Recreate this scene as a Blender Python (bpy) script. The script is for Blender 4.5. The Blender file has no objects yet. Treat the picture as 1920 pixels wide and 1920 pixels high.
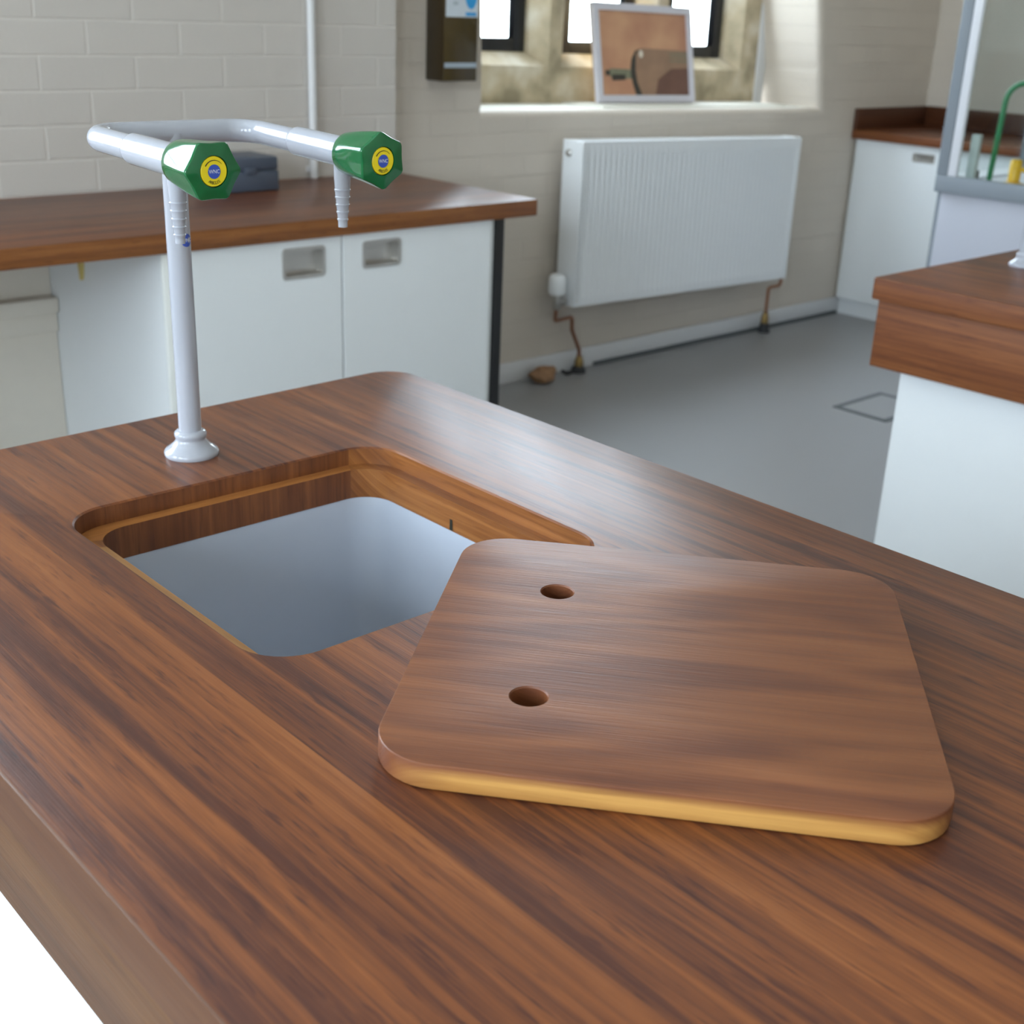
import bpy, bmesh, math, random
from mathutils import Vector, Matrix, noise

C = bpy.context.scene.collection
PI = math.pi
BZ = 0.884            # bench height above the floor; z below is measured from the bench top

# ------------------------------------------------------------------ camera
cam_d = bpy.data.cameras.new('camera')
cam = bpy.data.objects.new('camera', cam_d)
C.objects.link(cam)
RT = Vector((0.7419705, -0.66942761, 0.03669407))
DN = Vector((-0.22527664, -0.3004905, -0.92679874))
FW = Vector((0.63145088, 0.67939101, -0.37376149))
m = Matrix.Identity(4)
for i in range(3):
    m[i][0], m[i][1], m[i][2] = RT[i], -DN[i], -FW[i]
m.translation = Vector((-1.19760361, -1.56341030, 0.55 + BZ))
cam.matrix_world = m
cam_d.sensor_width = 36.0
cam_d.lens = 2354.10479 / 1920 * 36
cam_d.clip_start = 0.02
cam_d.dof.use_dof = True
cam_d.dof.focus_distance = 1.22
cam_d.dof.aperture_fstop = 8.0
bpy.context.scene.camera = cam

# ------------------------------------------------------------------ world, light, exposure
world = bpy.data.worlds.new('daylight')
bpy.context.scene.world = world
world.use_nodes = True
wn, wl = world.node_tree.nodes, world.node_tree.links
wn.clear()
w_out = wn.new('ShaderNodeOutputWorld'); w_bg = wn.new('ShaderNodeBackground')
w_tc = wn.new('ShaderNodeTexCoord'); w_sep = wn.new('ShaderNodeSeparateXYZ'); w_cr = wn.new('ShaderNodeValToRGB')
wl.new(w_tc.outputs['Generated'], w_sep.inputs[0]); wl.new(w_sep.outputs['Z'], w_cr.inputs[0])
w_cr.color_ramp.elements[0].position = 0.0; w_cr.color_ramp.elements[0].color = (0.72, 0.82, 0.88, 1)
w_cr.color_ramp.elements[1].position = 0.06; w_cr.color_ramp.elements[1].color = (0.79, 0.905, 1.05, 1)
wl.new(w_cr.outputs[0], w_bg.inputs[0]); wl.new(w_bg.outputs[0], w_out.inputs[0])
w_bg.inputs[1].default_value = 16.5

def area(name, loc, rot, sx, sy, power, col):
    d = bpy.data.lights.new(name, 'AREA'); d.shape = 'RECTANGLE'; d.size = sx; d.size_y = sy
    d.energy = power; d.color = col
    o = bpy.data.objects.new(name, d); C.objects.link(o)
    o.location = (loc[0], loc[1], loc[2] + BZ); o.rotation_euler = rot
    return o
COOL = (0.80, 0.91, 1.0)
# daylight entering by the tall side windows (left wall) and by the mullioned window
def portal(loc, rot, sx, sy):
    o = area('window_portal', loc, rot, sx, sy, 10, COOL); o.data.cycles.is_portal = True
for yy in (-3.2, -1.2, 0.8):
    portal((-4.55, yy, 1.15), (0, -PI / 2, 0), 1.9, 1.3)
portal((-1.85, 2.62, 1.25), (-PI / 2, 0, 0), 1.7, 2.1)
portal((3.0, 2.66, 1.35), (-PI / 2, 0, 0), 2.0, 2.1)

vs = bpy.context.scene.view_settings
bpy.context.scene.display_settings.display_device = 'sRGB'
vs.view_transform = 'Standard'; vs.look = 'None'; vs.exposure = 0.12; vs.gamma = 1.0
vs.use_curve_mapping = False

# ------------------------------------------------------------------ materials
def lin(r, g, b):
    f = lambda c: (c / 12.92 if c <= 0.04045 else ((c + 0.055) / 1.055) ** 2.4)
    return (f(r / 255), f(g / 255), f(b / 255), 1)

def base_mat(name):
    mt = bpy.data.materials.new(name); mt.use_nodes = True
    nt = mt.node_tree
    return mt, nt.nodes, nt.links, nt.nodes['Principled BSDF']

def plain(name, col, rough=0.5, metal=0.0, noise_amt=0.04, nscale=30, bump=0.0, coat=0.0, spec=0.5, bscale=120):
    mt, N, L, P = base_mat(name)
    tc = N.new('ShaderNodeTexCoord'); nz = N.new('ShaderNodeTexNoise')
    nz.inputs['Scale'].default_value = nscale; nz.inputs['Detail'].default_value = 4
    L.new(tc.outputs['Object'], nz.inputs['Vector'])
    mx = N.new('ShaderNodeMix'); mx.data_type = 'RGBA'
    mx.inputs[6].default_value = tuple(c * (1 - noise_amt) for c in col[:3]) + (1,)
    mx.inputs[7].default_value = tuple(min(1, c * (1 + noise_amt)) for c in col[:3]) + (1,)
    L.new(nz.outputs['Fac'], mx.inputs[0]); L.new(mx.outputs[2], P.inputs['Base Color'])
    P.inputs['Roughness'].default_value = rough; P.inputs['Metallic'].default_value = metal
    P.inputs['Specular IOR Level'].default_value = spec
    P.inputs['Coat Weight'].default_value = coat; P.inputs['Coat Roughness'].default_value = 0.05
    if bump:
        n2 = N.new('ShaderNodeTexNoise'); n2.inputs['Scale'].default_value = bscale; n2.inputs['Detail'].default_value = 3
        L.new(tc.outputs['Object'], n2.inputs['Vector'])
        b = N.new('ShaderNodeBump'); b.inputs['Strength'].default_value = bump; b.inputs['Distance'].default_value = 0.002
        L.new(n2.outputs['Fac'], b.inputs['Height']); L.new(b.outputs[0], P.inputs['Normal'])
    return mt

def math_node(N, L, op, a, b=None):
    n = N.new('ShaderNodeMath'); n.operation = op
    for i, v in enumerate((a, b)):
        if v is None: continue
        if isinstance(v, (int, float)): n.inputs[i].default_value = v
        else: L.new(v, n.inputs[i])
    return n.outputs[0]

WOOD = [(0.0, (0.030, 0.010, 0.009, 1)), (0.34, (0.082, 0.025, 0.013, 1)), (0.56, (0.200, 0.062, 0.0175, 1)), (0.82, (0.315, 0.110, 0.032, 1))]
def wood(name, axis='y', cols=WOOD, plank=0.085, streak=16.0, rough=0.36, seed=0.0, bump=0.12, cathedral=0.0, side=None, dashes=1.1):
    """oiled hardwood, grain running along axis"""
    mt, N, L, P = base_mat(name)
    tc = N.new('ShaderNodeTexCoord'); sp = N.new('ShaderNodeSeparateXYZ')
    L.new(tc.outputs['Object'], sp.inputs[0])
    ax = {'x': 0, 'y': 1, 'z': 2}[axis]
    along = sp.outputs[ax]
    o1, o2 = [sp.outputs[i] for i in range(3) if i != ax]
    across = math_node(N, L, 'ADD', o1, math_node(N, L, 'MULTIPLY', o2, 0.73))
    pl = math_node(N, L, 'FLOOR', math_node(N, L, 'DIVIDE', math_node(N, L, 'ADD', across, seed), plank))
    wno = N.new('ShaderNodeTexWhiteNoise'); wno.noise_dimensions = '1D'; L.new(pl, wno.inputs['W'])
    pr = wno.outputs['Value']
    # slow wobble of the grain lines
    def noise_tex(sa, sx, det, off, dist=0.0):
        cb = N.new('ShaderNodeCombineXYZ')
        L.new(math_node(N, L, 'ADD', math_node(N, L, 'MULTIPLY', along, sa), math_node(N, L, 'MULTIPLY', pr, 13.0)), cb.inputs[0])
        L.new(math_node(N, L, 'MULTIPLY', across, sx), cb.inputs[1])
        cb.inputs[2].default_value = seed * 7.3 + off
        t = N.new('ShaderNodeTexNoise'); t.inputs['Scale'].default_value = 1.0
        t.inputs['Detail'].default_value = det; t.inputs['Roughness'].default_value = 0.6; t.inputs['Distortion'].default_value = dist
        L.new(cb.outputs[0], t.inputs['Vector'])
        return t.outputs['Fac']
    broad = noise_tex(1.3, streak * 1.6, 3.0, 0.0, 0.5)
    mid = noise_tex(3.0, streak * 7.0, 4.0, 3.1, 0.3)
    fine = noise_tex(14.0, streak * 40.0, 2.0, 5.7)
    dash = noise_tex(20.0, streak * 11.0, 2.0, 9.2)
    v = math_node(N, L, 'MULTIPLY', broad, 0.70)
    v = math_node(N, L, 'ADD', v, math_node(N, L, 'MULTIPLY', mid, 0.66))
    v = math_node(N, L, 'ADD', v, math_node(N, L, 'MULTIPLY', fine, 0.22))
    v = math_node(N, L, 'ADD', v, math_node(N, L, 'MULTIPLY', pr, 0.09))
    v = math_node(N, L, 'ADD', v, math_node(N, L, 'MULTIPLY', math_node(N, L, 'MAXIMUM', math_node(N, L, 'SUBTRACT', 0.42, dash), 0.0), -dashes))
    if cathedral:
        # flame figure: distorted rings that open along the grain
        cb = N.new('ShaderNodeCombineXYZ')
        L.new(math_node(N, L, 'MULTIPLY', along, 1.5), cb.inputs[0])
        L.new(math_node(N, L, 'MULTIPLY', across, 7.0), cb.inputs[1]); cb.inputs[2].default_value = seed
        t = N.new('ShaderNodeTexNoise'); t.inputs['Scale'].default_value = 1.0; t.inputs['Detail'].default_value = 1.5
        L.new(cb.outputs[0], t.inputs['Vector'])
        rg = math_node(N, L, 'SINE', math_node(N, L, 'MULTIPLY', t.outputs['Fac'], 60.0))
        v = math_node(N, L, 'ADD', v, math_node(N, L, 'MULTIPLY', rg, 0.055 * cathedral))
    v = math_node(N, L, 'SUBTRACT', v, 0.365)
    cr = N.new('ShaderNodeValToRGB'); e = cr.color_ramp.elements
    e[0].position, e[0].color = cols[0]; e[1].position, e[1].color = cols[-1]
    for p, c in cols[1:-1]:
        q = e.new(p); q.color = c
    L.new(v, cr.inputs[0])
    col = cr.outputs[0]
    if side:
        col = side(N, L, tc, sp, col, mid)
    L.new(col, P.inputs['Base Color']); P.inputs['Specular IOR Level'].default_value = 0.40
    r = math_node(N, L, 'ADD', math_node(N, L, 'MULTIPLY', fine, 0.22), rough - 0.11)
    L.new(r, P.inputs['Roughness'])
    b = N.new('ShaderNodeBump'); b.inputs['Strength'].default_value = bump; b.inputs['Distance'].default_value = 0.001
    L.new(math_node(N, L, 'ADD', fine, math_node(N, L, 'MULTIPLY', dash, 0.4)), b.inputs['Height']); L.new(b.outputs[0], P.inputs['Normal'])
    return mt

LIGHTWOOD = [(0.0, (0.20, 0.085, 0.025, 1)), (0.4, (0.34, 0.16, 0.05, 1)), (0.8, (0.50, 0.27, 0.095, 1))]
ORANGE = [(0.0, (0.085, 0.026, 0.010, 1)), (0.4, (0.22, 0.076, 0.020, 1)), (0.8, (0.40, 0.16, 0.045, 1))]
ENDGRAIN = [(0.0, (0.055, 0.016, 0.006, 1)), (0.4, (0.140, 0.044, 0.013, 1)), (0.8, (0.26, 0.092, 0.027, 1))]

M = {}
M['bench'] = wood('oiled_bench_wood', 'y', seed=0.31)
M['bench_side'] = wood('bench_edge_wood', 'y', seed=1.7, rough=0.5, cols=[(0.0, (0.055, 0.021, 0.010, 1)), (0.4, (0.10, 0.040, 0.018, 1)), (0.8, (0.15, 0.066, 0.028, 1))])
M['bench_apron'] = wood('bench_apron_wood', 'y', seed=2.9, plank=5, rough=0.5, cols=[(0.0, (0.055, 0.023, 0.009, 1)), (0.4, (0.115, 0.048, 0.017, 1)), (0.8, (0.17, 0.078, 0.028, 1))])
M['sap'] = wood('sapwood', 'y', cols=LIGHTWOOD, seed=2.2, plank=3)
M['rebate'] = wood('rebate_wood', 'y', cols=ORANGE, seed=4.2, plank=3, streak=24)
M['endgrain'] = wood('end_grain_wood', 'z', cols=ENDGRAIN, seed=3.3, plank=0.09, streak=20, rough=0.5)
M['counter'] = wood('counter_wood', 'x', seed=5.1)
M['counter_edge'] = wood('counter_edge_wood', 'x', cols=ORANGE, seed=6.4, plank=5)
M['island'] = wood('island_wood', 'y', seed=8.3)
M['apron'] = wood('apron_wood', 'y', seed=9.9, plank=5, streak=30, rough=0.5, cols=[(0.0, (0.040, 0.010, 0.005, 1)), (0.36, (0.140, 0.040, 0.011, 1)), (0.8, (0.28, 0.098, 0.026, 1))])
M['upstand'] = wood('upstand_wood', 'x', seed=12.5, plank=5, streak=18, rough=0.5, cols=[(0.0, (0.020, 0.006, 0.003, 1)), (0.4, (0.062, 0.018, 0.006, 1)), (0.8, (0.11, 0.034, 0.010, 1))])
M['ledge'] = wood('ledge_wood', 'x', cols=[(0.0, (0.16, 0.055, 0.016, 1)), (0.4, (0.34, 0.125, 0.032, 1)), (0.8, (0.52, 0.22, 0.065, 1))], seed=7.2, plank=3, streak=24)

def lid_side(N, L, tc, sp, col, nz):
    # pale sapwood below the arris along one long edge of the board
    zc = math_node(N, L, 'ADD', sp.outputs['Z'], math_node(N, L, 'MULTIPLY', nz, -0.006))
    vv = math_node(N, L, 'ADD', sp.outputs['Y'], math_node(N, L, 'MULTIPLY', nz, 0.004))
    a = N.new('ShaderNodeMapRange'); a.inputs[1].default_value = 0.018; a.inputs[2].default_value = 0.010
    L.new(zc, a.inputs[0])
    b = N.new('ShaderNodeMapRange'); b.inputs[1].default_value = -0.185; b.inputs[2].default_value = -0.213
    L.new(vv, b.inputs[0])
    c = N.new('ShaderNodeMapRange'); c.inputs[1].default_value = -0.205; c.inputs[2].default_value = -0.15
    L.new(sp.outputs['X'], c.inputs[0])
    f = math_node(N, L, 'MULTIPLY', math_node(N, L, 'MULTIPLY', a.outputs[0], b.outputs[0]), c.outputs[0])
    mx = N.new('ShaderNodeMix'); mx.data_type = 'RGBA'
    L.new(f, mx.inputs[0]); L.new(col, mx.inputs[6]); 
    cr = N.new('ShaderNodeValToRGB'); L.new(nz, cr.inputs[0])
    cr.color_ramp.elements[0].position = 0.3; cr.color_ramp.elements[0].color = (0.36, 0.155, 0.038, 1)
    cr.color_ramp.elements[1].position = 0.7; cr.color_ramp.elements[1].color = (0.58, 0.305, 0.085, 1)
    L.new(cr.outputs[0], mx.inputs[7])
    return mx.outputs[2]
M['lid'] = wood('lid_wood', 'x', seed=11.4, plank=3.0, streak=12, cathedral=2.2, rough=0.42, bump=0.25, dashes=0.5,
                cols=[(0.0, (0.085, 0.027, 0.014, 1)), (0.3, (0.145, 0.047, 0.020, 1)), (0.55, (0.205, 0.070, 0.026, 1)), (0.85, (0.275, 0.100, 0.037, 1))], side=lid_side)

M['white'] = plain('white_laminate', (0.78, 0.795, 0.80, 1), 0.38, noise_amt=0.01)
M['whitedge'] = plain('white_edging', (0.84, 0.84, 0.80, 1), 0.4, noise_amt=0.01)
M['radiator'] = plain('white_enamel', (0.80, 0.81, 0.82, 1), 0.3, noise_amt=0.01)
M['tapgrey'] = plain('grey_powder_coat', (0.40, 0.41, 0.455, 1), 0.12, noise_amt=0.01, coat=0.2)
M['green'] = plain('green_plastic', (0.006, 0.115, 0.035, 1), 0.14, noise_amt=0.03, coat=0.15)
M['yellow'] = plain('yellow_disc', (0.80, 0.62, 0.01, 1), 0.35, noise_amt=0.03)
M['blue'] = plain('blue_print', (0.035, 0.08, 0.42, 1), 0.4)
M['ink'] = plain('black_print', (0.02, 0.018, 0.01, 1), 0.5)
M['letter'] = plain('white_print', (0.75, 0.78, 0.82, 1), 0.4)
M['bowl'] = plain('grey_sink_plastic', (0.455, 0.49, 0.56, 1), 0.42, noise_amt=0.02)
M['steel'] = plain('brushed_steel', (0.50, 0.48, 0.45, 1), 0.34, metal=0.85, nscale=60, noise_amt=0.05)
M['black'] = plain('black_metal', (0.012, 0.012, 0.013, 1), 0.35)
M['floor'] = plain('grey_vinyl', (0.285, 0.28, 0.28, 1), 0.38, nscale=260, noise_amt=0.05, bump=0.05, bscale=300)
M['ceiling'] = plain('white_ceiling', (0.80, 0.78, 0.76, 1), 0.9)
M['skirting'] = plain('white_gloss_paint', (0.68, 0.67, 0.67, 1), 0.35, noise_amt=0.02)
M['cream'] = plain('cream_paint', (0.76, 0.695, 0.60, 1), 0.55, noise_amt=0.03)
M['plaster'] = plain('white_plaster', (0.74, 0.71, 0.63, 1), 0.8, noise_amt=0.03, bump=0.3, bscale=30)
M['copper'] = plain('copper_pipe', (0.36, 0.18, 0.11, 1), 0.35, metal=0.9, noise_amt=0.2)
M['brass'] = plain('brass_fitting', (0.27, 0.18, 0.07, 1), 0.4, metal=0.9, noise_amt=0.2)
M['casegrey'] = plain('blue_grey_case', (0.072, 0.088, 0.122, 1), 0.45, noise_amt=0.06)
M['smoke'] = plain('smoked_brown_plastic', (0.070, 0.046, 0.014, 1), 0.16, noise_amt=0.2, nscale=12)
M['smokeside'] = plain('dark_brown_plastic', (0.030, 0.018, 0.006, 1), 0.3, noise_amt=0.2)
M['paper'] = plain('label_paper', (0.62, 0.67, 0.72, 1), 0.5)
M['strip'] = plain('pale_strip', (0.40, 0.46, 0.52, 1), 0.4)
M['sky_blue'] = plain('sky_blue_print', (0.03, 0.32, 0.68, 1), 0.5)
M['leaf'] = plain('green_print', (0.28, 0.45, 0.20, 1), 0.5)
M['greyprint'] = plain('grey_print', (0.42, 0.48, 0.52, 1), 0.5)
M['frame'] = plain('pale_picture_frame', (0.66, 0.64, 0.70, 1), 0.4)
M['timber'] = plain('pale_timber', (0.50, 0.33, 0.16, 1), 0.5, noise_amt=0.15)
M['hood'] = plain('grey_hood_frame', (0.235, 0.26, 0.29, 1), 0.45, noise_amt=0.02)
M['hoodwhite'] = plain('white_hood_lining', (0.72, 0.72, 0.76, 1), 0.4, noise_amt=0.01)
M['hoodbase'] = plain('lilac_white_panel', (0.46, 0.465, 0.52, 1), 0.45, noise_amt=0.01)
M['tubegreen'] = plain('green_hose', (0.010, 0.17, 0.055, 1), 0.35)
M['tapyellow'] = plain('yellow_gas_tap', (0.70, 0.40, 0.01, 1), 0.35)
M['rock'] = plain('brown_stone', (0.30, 0.165, 0.085, 1), 0.85, noise_amt=0.45, nscale=40)
M['rubber'] = plain('black_rubber', (0.02, 0.02, 0.022, 1), 0.6)
M['tag'] = plain('yellow_tag', (0.62, 0.48, 0.16, 1), 0.6)
M['drain'] = plain('dark_floor_trim', (0.085, 0.095, 0.10, 1), 0.5)
M['instrument'] = plain('grey_instrument', (0.42, 0.45, 0.48, 1), 0.4)

def stone_mat():
    mt, N, L, P = base_mat('weathered_limestone')
    tc = N.new('ShaderNodeTexCoord'); a = N.new('ShaderNodeTexNoise'); a.inputs['Scale'].default_value = 7; a.inputs['Detail'].default_value = 6
    L.new(tc.outputs['Object'], a.inputs['Vector'])
    cr = N.new('ShaderNodeValToRGB'); e = cr.color_ramp.elements
    e[0].position = 0.34; e[0].color = (0.33, 0.275, 0.185, 1); e[1].position = 0.7; e[1].color = (0.72, 0.65, 0.53, 1)
    q = e.new(0.52); q.color = (0.55, 0.455, 0.31, 1)
    L.new(a.outputs['Fac'], cr.inputs[0]); L.new(cr.outputs[0], P.inputs['Base Color'])
    P.inputs['Roughness'].default_value = 0.9
    b = N.new('ShaderNodeBump'); b.inputs['Strength'].default_value = 0.5; b.inputs['Distance'].default_value = 0.01
    L.new(a.outputs['Fac'], b.inputs['Height']); L.new(b.outputs[0], P.inputs['Normal'])
    return mt
M['stone'] = stone_mat()

def brick_mat(name, col, bw, rh, offx, offz, strength, plane='xz', joint_gain=1.1):
    mt, N, L, P = base_mat(name)
    tc = N.new('ShaderNodeTexCoord'); sp = N.new('ShaderNodeSeparateXYZ'); L.new(tc.outputs['Object'], sp.inputs[0])
    cb = N.new('ShaderNodeCombineXYZ')
    L.new(math_node(N, L, 'SUBTRACT', sp.outputs['X' if plane[0] == 'x' else 'Y'], offx), cb.inputs[0])
    L.new(math_node(N, L, 'SUBTRACT', sp.outputs['Z'], offz), cb.inputs[1])
    bt = N.new('ShaderNodeTexBrick'); bt.offset = 0.5; bt.offset_frequency = 2; bt.squash = 1.0
    bt.inputs['Scale'].default_value = 1.0; bt.inputs['Brick Width'].default_value = bw; bt.inputs['Row Height'].default_value = rh
    bt.inputs['Mortar Size'].default_value = 0.0045; bt.inputs['Mortar Smooth'].default_value = 0.7; bt.inputs['Bias'].default_value = 0.0
    bt.inputs['Color1'].default_value = col
    bt.inputs['Color2'].default_value = tuple(c * 0.965 for c in col[:3]) + (1,)
    bt.inputs['Mortar'].default_value = tuple(min(1, c * joint_gain) for c in col[:3]) + (1,)
    L.new(cb.outputs[0], bt.inputs['Vector'])
    nz = N.new('ShaderNodeTexNoise'); nz.inputs['Scale'].default_value = 55; nz.inputs['Detail'].default_value = 5
    L.new(tc.outputs['Object'], nz.inputs['Vector'])
    L.new(bt.outputs['Color'], P.inputs['Base Color'])
    P.inputs['Roughness'].default_value = 0.55
    h = math_node(N, L, 'ADD', math_node(N, L, 'MULTIPLY', bt.outputs['Fac'], -1.0), math_node(N, L, 'MULTIPLY', nz.outputs['Fac'], 0.28))
    b = N.new('ShaderNodeBump'); b.inputs['Strength'].default_value = strength; b.inputs['Distance'].default_value = 0.006
    L.new(h, b.inputs['Height']); L.new(b.outputs[0], P.inputs['Normal'])
    return mt
PAINT = (0.60, 0.552, 0.505, 1)
M['brick_pier'] = brick_mat('painted_blockwork', PAINT, 0.288, 0.0938, 0.152, 0.884 + 0.0945 - 0.0938 * 12, 0.40)
M['brick_back'] = brick_mat('painted_brick', (0.62, 0.545, 0.465, 1), 0.235, 0.082, 0.1, 0.884 + 0.02 - 0.082 * 12, 0.42, joint_gain=0.95)
M['brick_side'] = brick_mat('painted_brick_side', (0.62, 0.545, 0.465, 1), 0.235, 0.082, 0.1, 0.884 + 0.02 - 0.082 * 12, 0.28, plane='yz', joint_gain=0.95)

def glass_mat():
    mt = bpy.data.materials.new('clear_glass'); mt.use_nodes = True
    N, L = mt.node_tree.nodes, mt.node_tree.links; N.clear()
    o = N.new('ShaderNodeOutputMaterial'); mx = N.new('ShaderNodeMixShader')
    t = N.new('ShaderNodeBsdfTransparent'); g = N.new('ShaderNodeBsdfGlossy'); fr = N.new('ShaderNodeLayerWeight')
    t.inputs[0].default_value = (0.95, 0.97, 0.965, 1); g.inputs['Roughness'].default_value = 0.03; fr.inputs[0].default_value = 0.5
    L.new(math_node(N, L, 'ADD', math_node(N, L, 'MULTIPLY', math_node(N, L, 'POWER', fr.outputs['Facing'], 5.0), 0.9), 0.025), mx.inputs[0]); L.new(t.outputs[0], mx.inputs[1]); L.new(g.outputs[0], mx.inputs[2]); L.new(mx.outputs[0], o.inputs[0])
    return mt
M['glass'] = glass_mat()

def print_mat():
    # a printed photograph: terracotta background (the print itself grades from tan to dark red-brown)
    mt, N, L, P = base_mat('printed_background')
    tc = N.new('ShaderNodeTexCoord'); nz = N.new('ShaderNodeTexNoise'); nz.inputs['Scale'].default_value = 5
    L.new(tc.outputs['Object'], nz.inputs['Vector'])
    cr = N.new('ShaderNodeValToRGB'); e = cr.color_ramp.elements
    e[0].position = 0.3; e[0].color = lin(186, 132, 104); e[1].position = 0.75; e[1].color = lin(222, 174, 134)
    L.new(nz.outputs['Fac'], cr.inputs[0]); L.new(cr.outputs[0], P.inputs['Base Color']); P.inputs['Roughness'].default_value = 0.4
    return mt
M['print_bg'] = print_mat()
M['print_body'] = plain('printed_bottle_body', lin(158, 124, 100), 0.4, noise_amt=0.4, nscale=9)
M['print_dark'] = plain('printed_bottle_dark', lin(58, 54, 46), 0.4, noise_amt=0.2)
M['print_neck'] = plain('printed_bottle_neck', lin(126, 126, 104), 0.4, noise_amt=0.3)
M['print_shadow'] = plain('printed_bottle_shade', lin(112, 78, 66), 0.4, noise_amt=0.3, nscale=9)
M['print_light'] = plain('printed_highlight', lin(235, 228, 215), 0.4)

# ------------------------------------------------------------------ builders
def empty(name, label, cat, loc, group=None, rotz=0.0, kind=None):
    o = bpy.data.objects.new(name, None); C.objects.link(o)
    o.empty_display_size = 0.05
    o.location = (loc[0], loc[1], loc[2] + BZ); o.rotation_euler = (0, 0, rotz)
    if label: o['label'] = label
    if cat: o['category'] = cat
    if group: o['group'] = group
    if kind: o['kind'] = kind
    return o

def world_loc(o):
    v = Vector((0, 0, 0))
    while o is not None:
        v = v + o.location; o = o.parent
    return v

def obj(name, bm, mats, parent=None, local=False, smooth=True, ang=32, wn=False, origin=None):
    bmesh.ops.remove_doubles(bm, verts=bm.verts, dist=1e-6)
    bmesh.ops.recalc_face_normals(bm, faces=bm.faces)
    me = bpy.data.meshes.new(name)
    off = Vector((0, 0, 0))
    if not local:
        off = Vector((0, 0, BZ))
        if parent is not None:
            off = off - world_loc(parent)
        elif origin is not None:
            off = off - Vector((origin[0], origin[1], origin[2] + BZ))
    if off.length > 0:
        bmesh.ops.translate(bm, verts=bm.verts, vec=off)
    bm.to_mesh(me); bm.free()
    if not isinstance(mats, (list, tuple)): mats = [mats]
    for mt in mats: me.materials.append(mt)
    if smooth:
        for p in me.polygons: p.use_smooth = True
        me.set_sharp_from_angle(angle=math.radians(ang))
    o = bpy.data.objects.new(name, me); C.objects.link(o)
    if parent is not None: o.parent = parent
    elif origin is not None and not local: o.location = (origin[0], origin[1], origin[2] + BZ)
    if wn:
        md = o.modifiers.new('weighted', 'WEIGHTED_NORMAL'); md.keep_sharp = True
    return o

def tag(o, label=None, cat=None, group=None, kind=None):
    if label: o['label'] = label
    if cat: o['category'] = cat
    if group: o['group'] = group
    if kind: o['kind'] = kind
    return o

def box(bm, x0, x1, y0, y1, z0, z1, bev=0.0, seg=2, mi=0):
    vs_ = [bm.verts.new((x, y, z)) for x in (x0, x1) for y in (y0, y1) for z in (z0, z1)]
    fs = []
    for ix in ((0, 1, 3, 2), (4, 6, 7, 5), (0, 4, 5, 1), (2, 3, 7, 6), (0, 2, 6, 4), (1, 5, 7, 3)):
        f = bm.faces.new([vs_[i] for i in ix]); f.material_index = mi; fs.append(f)
    if bev > 0:
        es = list({e for f in fs for e in f.edges})
        bmesh.ops.bevel(bm, geom=es, offset=bev, segments=seg, affect='EDGES', profile=0.5)
    return fs

def mb(*boxes, **kw):
    bm = bmesh.new()
    for b in boxes: box(bm, *b, **kw)
    return bm

def rrect(x0, x1, y0, y1, r, n=8, radii=None):
    """rounded rectangle outline, counter clockwise, from the lower left corner"""
    rs = radii or (r, r, r, r)
    pts = []
    for (cx, cy, a0, rr) in ((x0, y0, PI, rs[0]), (x1, y0, 1.5 * PI, rs[1]), (x1, y1, 0, rs[2]), (x0, y1, 0.5 * PI, rs[3])):
        sx = 1 if cx == x0 else -1; sy = 1 if cy == y0 else -1
        ox, oy = cx + sx * rr, cy + sy * rr
        for k in range(n + 1):
            a = a0 + 0.5 * PI * k / n
            pts.append((ox + rr * math.cos(a), oy + rr * math.sin(a)))
    return pts

def loop(bm, pts, z, fn=None):
    fn = fn or (lambda x, y, w: (x, y, w))
    return [bm.verts.new(fn(p[0], p[1], z)) for p in pts]

def bridge(bm, A, B, mi=0):
    n = len(A)
    for i in range(n):
        f = bm.faces.new((A[i], A[(i + 1) % n], B[(i + 1) % n], B[i])); 
        f.material_index = mi if isinstance(mi, int) else mi(i)

def fill(bm, loops, mi=0):
    es = []
    for lp in loops:
        for i in range(len(lp)):
            a, b = lp[i], lp[(i + 1) % len(lp)]
            e = bm.edges.get((a, b)) or bm.edges.new((a, b)); es.append(e)
    r = bmesh.ops.triangle_fill(bm, edges=es, use_beauty=True, use_dissolve=False)
    for g in r['geom']:
        if isinstance(g, bmesh.types.BMFace): g.material_index = mi

def offset_poly(pts, d):
    """shift each point of a closed ccw outline inwards by d"""
    n = len(pts); out = []
    for i in range(n):
        p, a, b = Vector(pts[i]), Vector(pts[i - 1]), Vector(pts[(i + 1) % n])
        t1, t2 = (p - a), (b - p)
        n1 = Vector((-t1.y, t1.x)).normalized() if t1.length > 1e-9 else Vector((0, 0))
        n2 = Vector((-t2.y, t2.x)).normalized() if t2.length > 1e-9 else Vector((0, 0))
        nn = (n1 + n2)
        if nn.length < 1e-9: out.append(tuple(p)); continue
        nn.normalize()
        k = max(0.4, nn.dot(n1 if n1.length else n2))
        out.append(tuple(p + nn * d / k))
    return out

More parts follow.
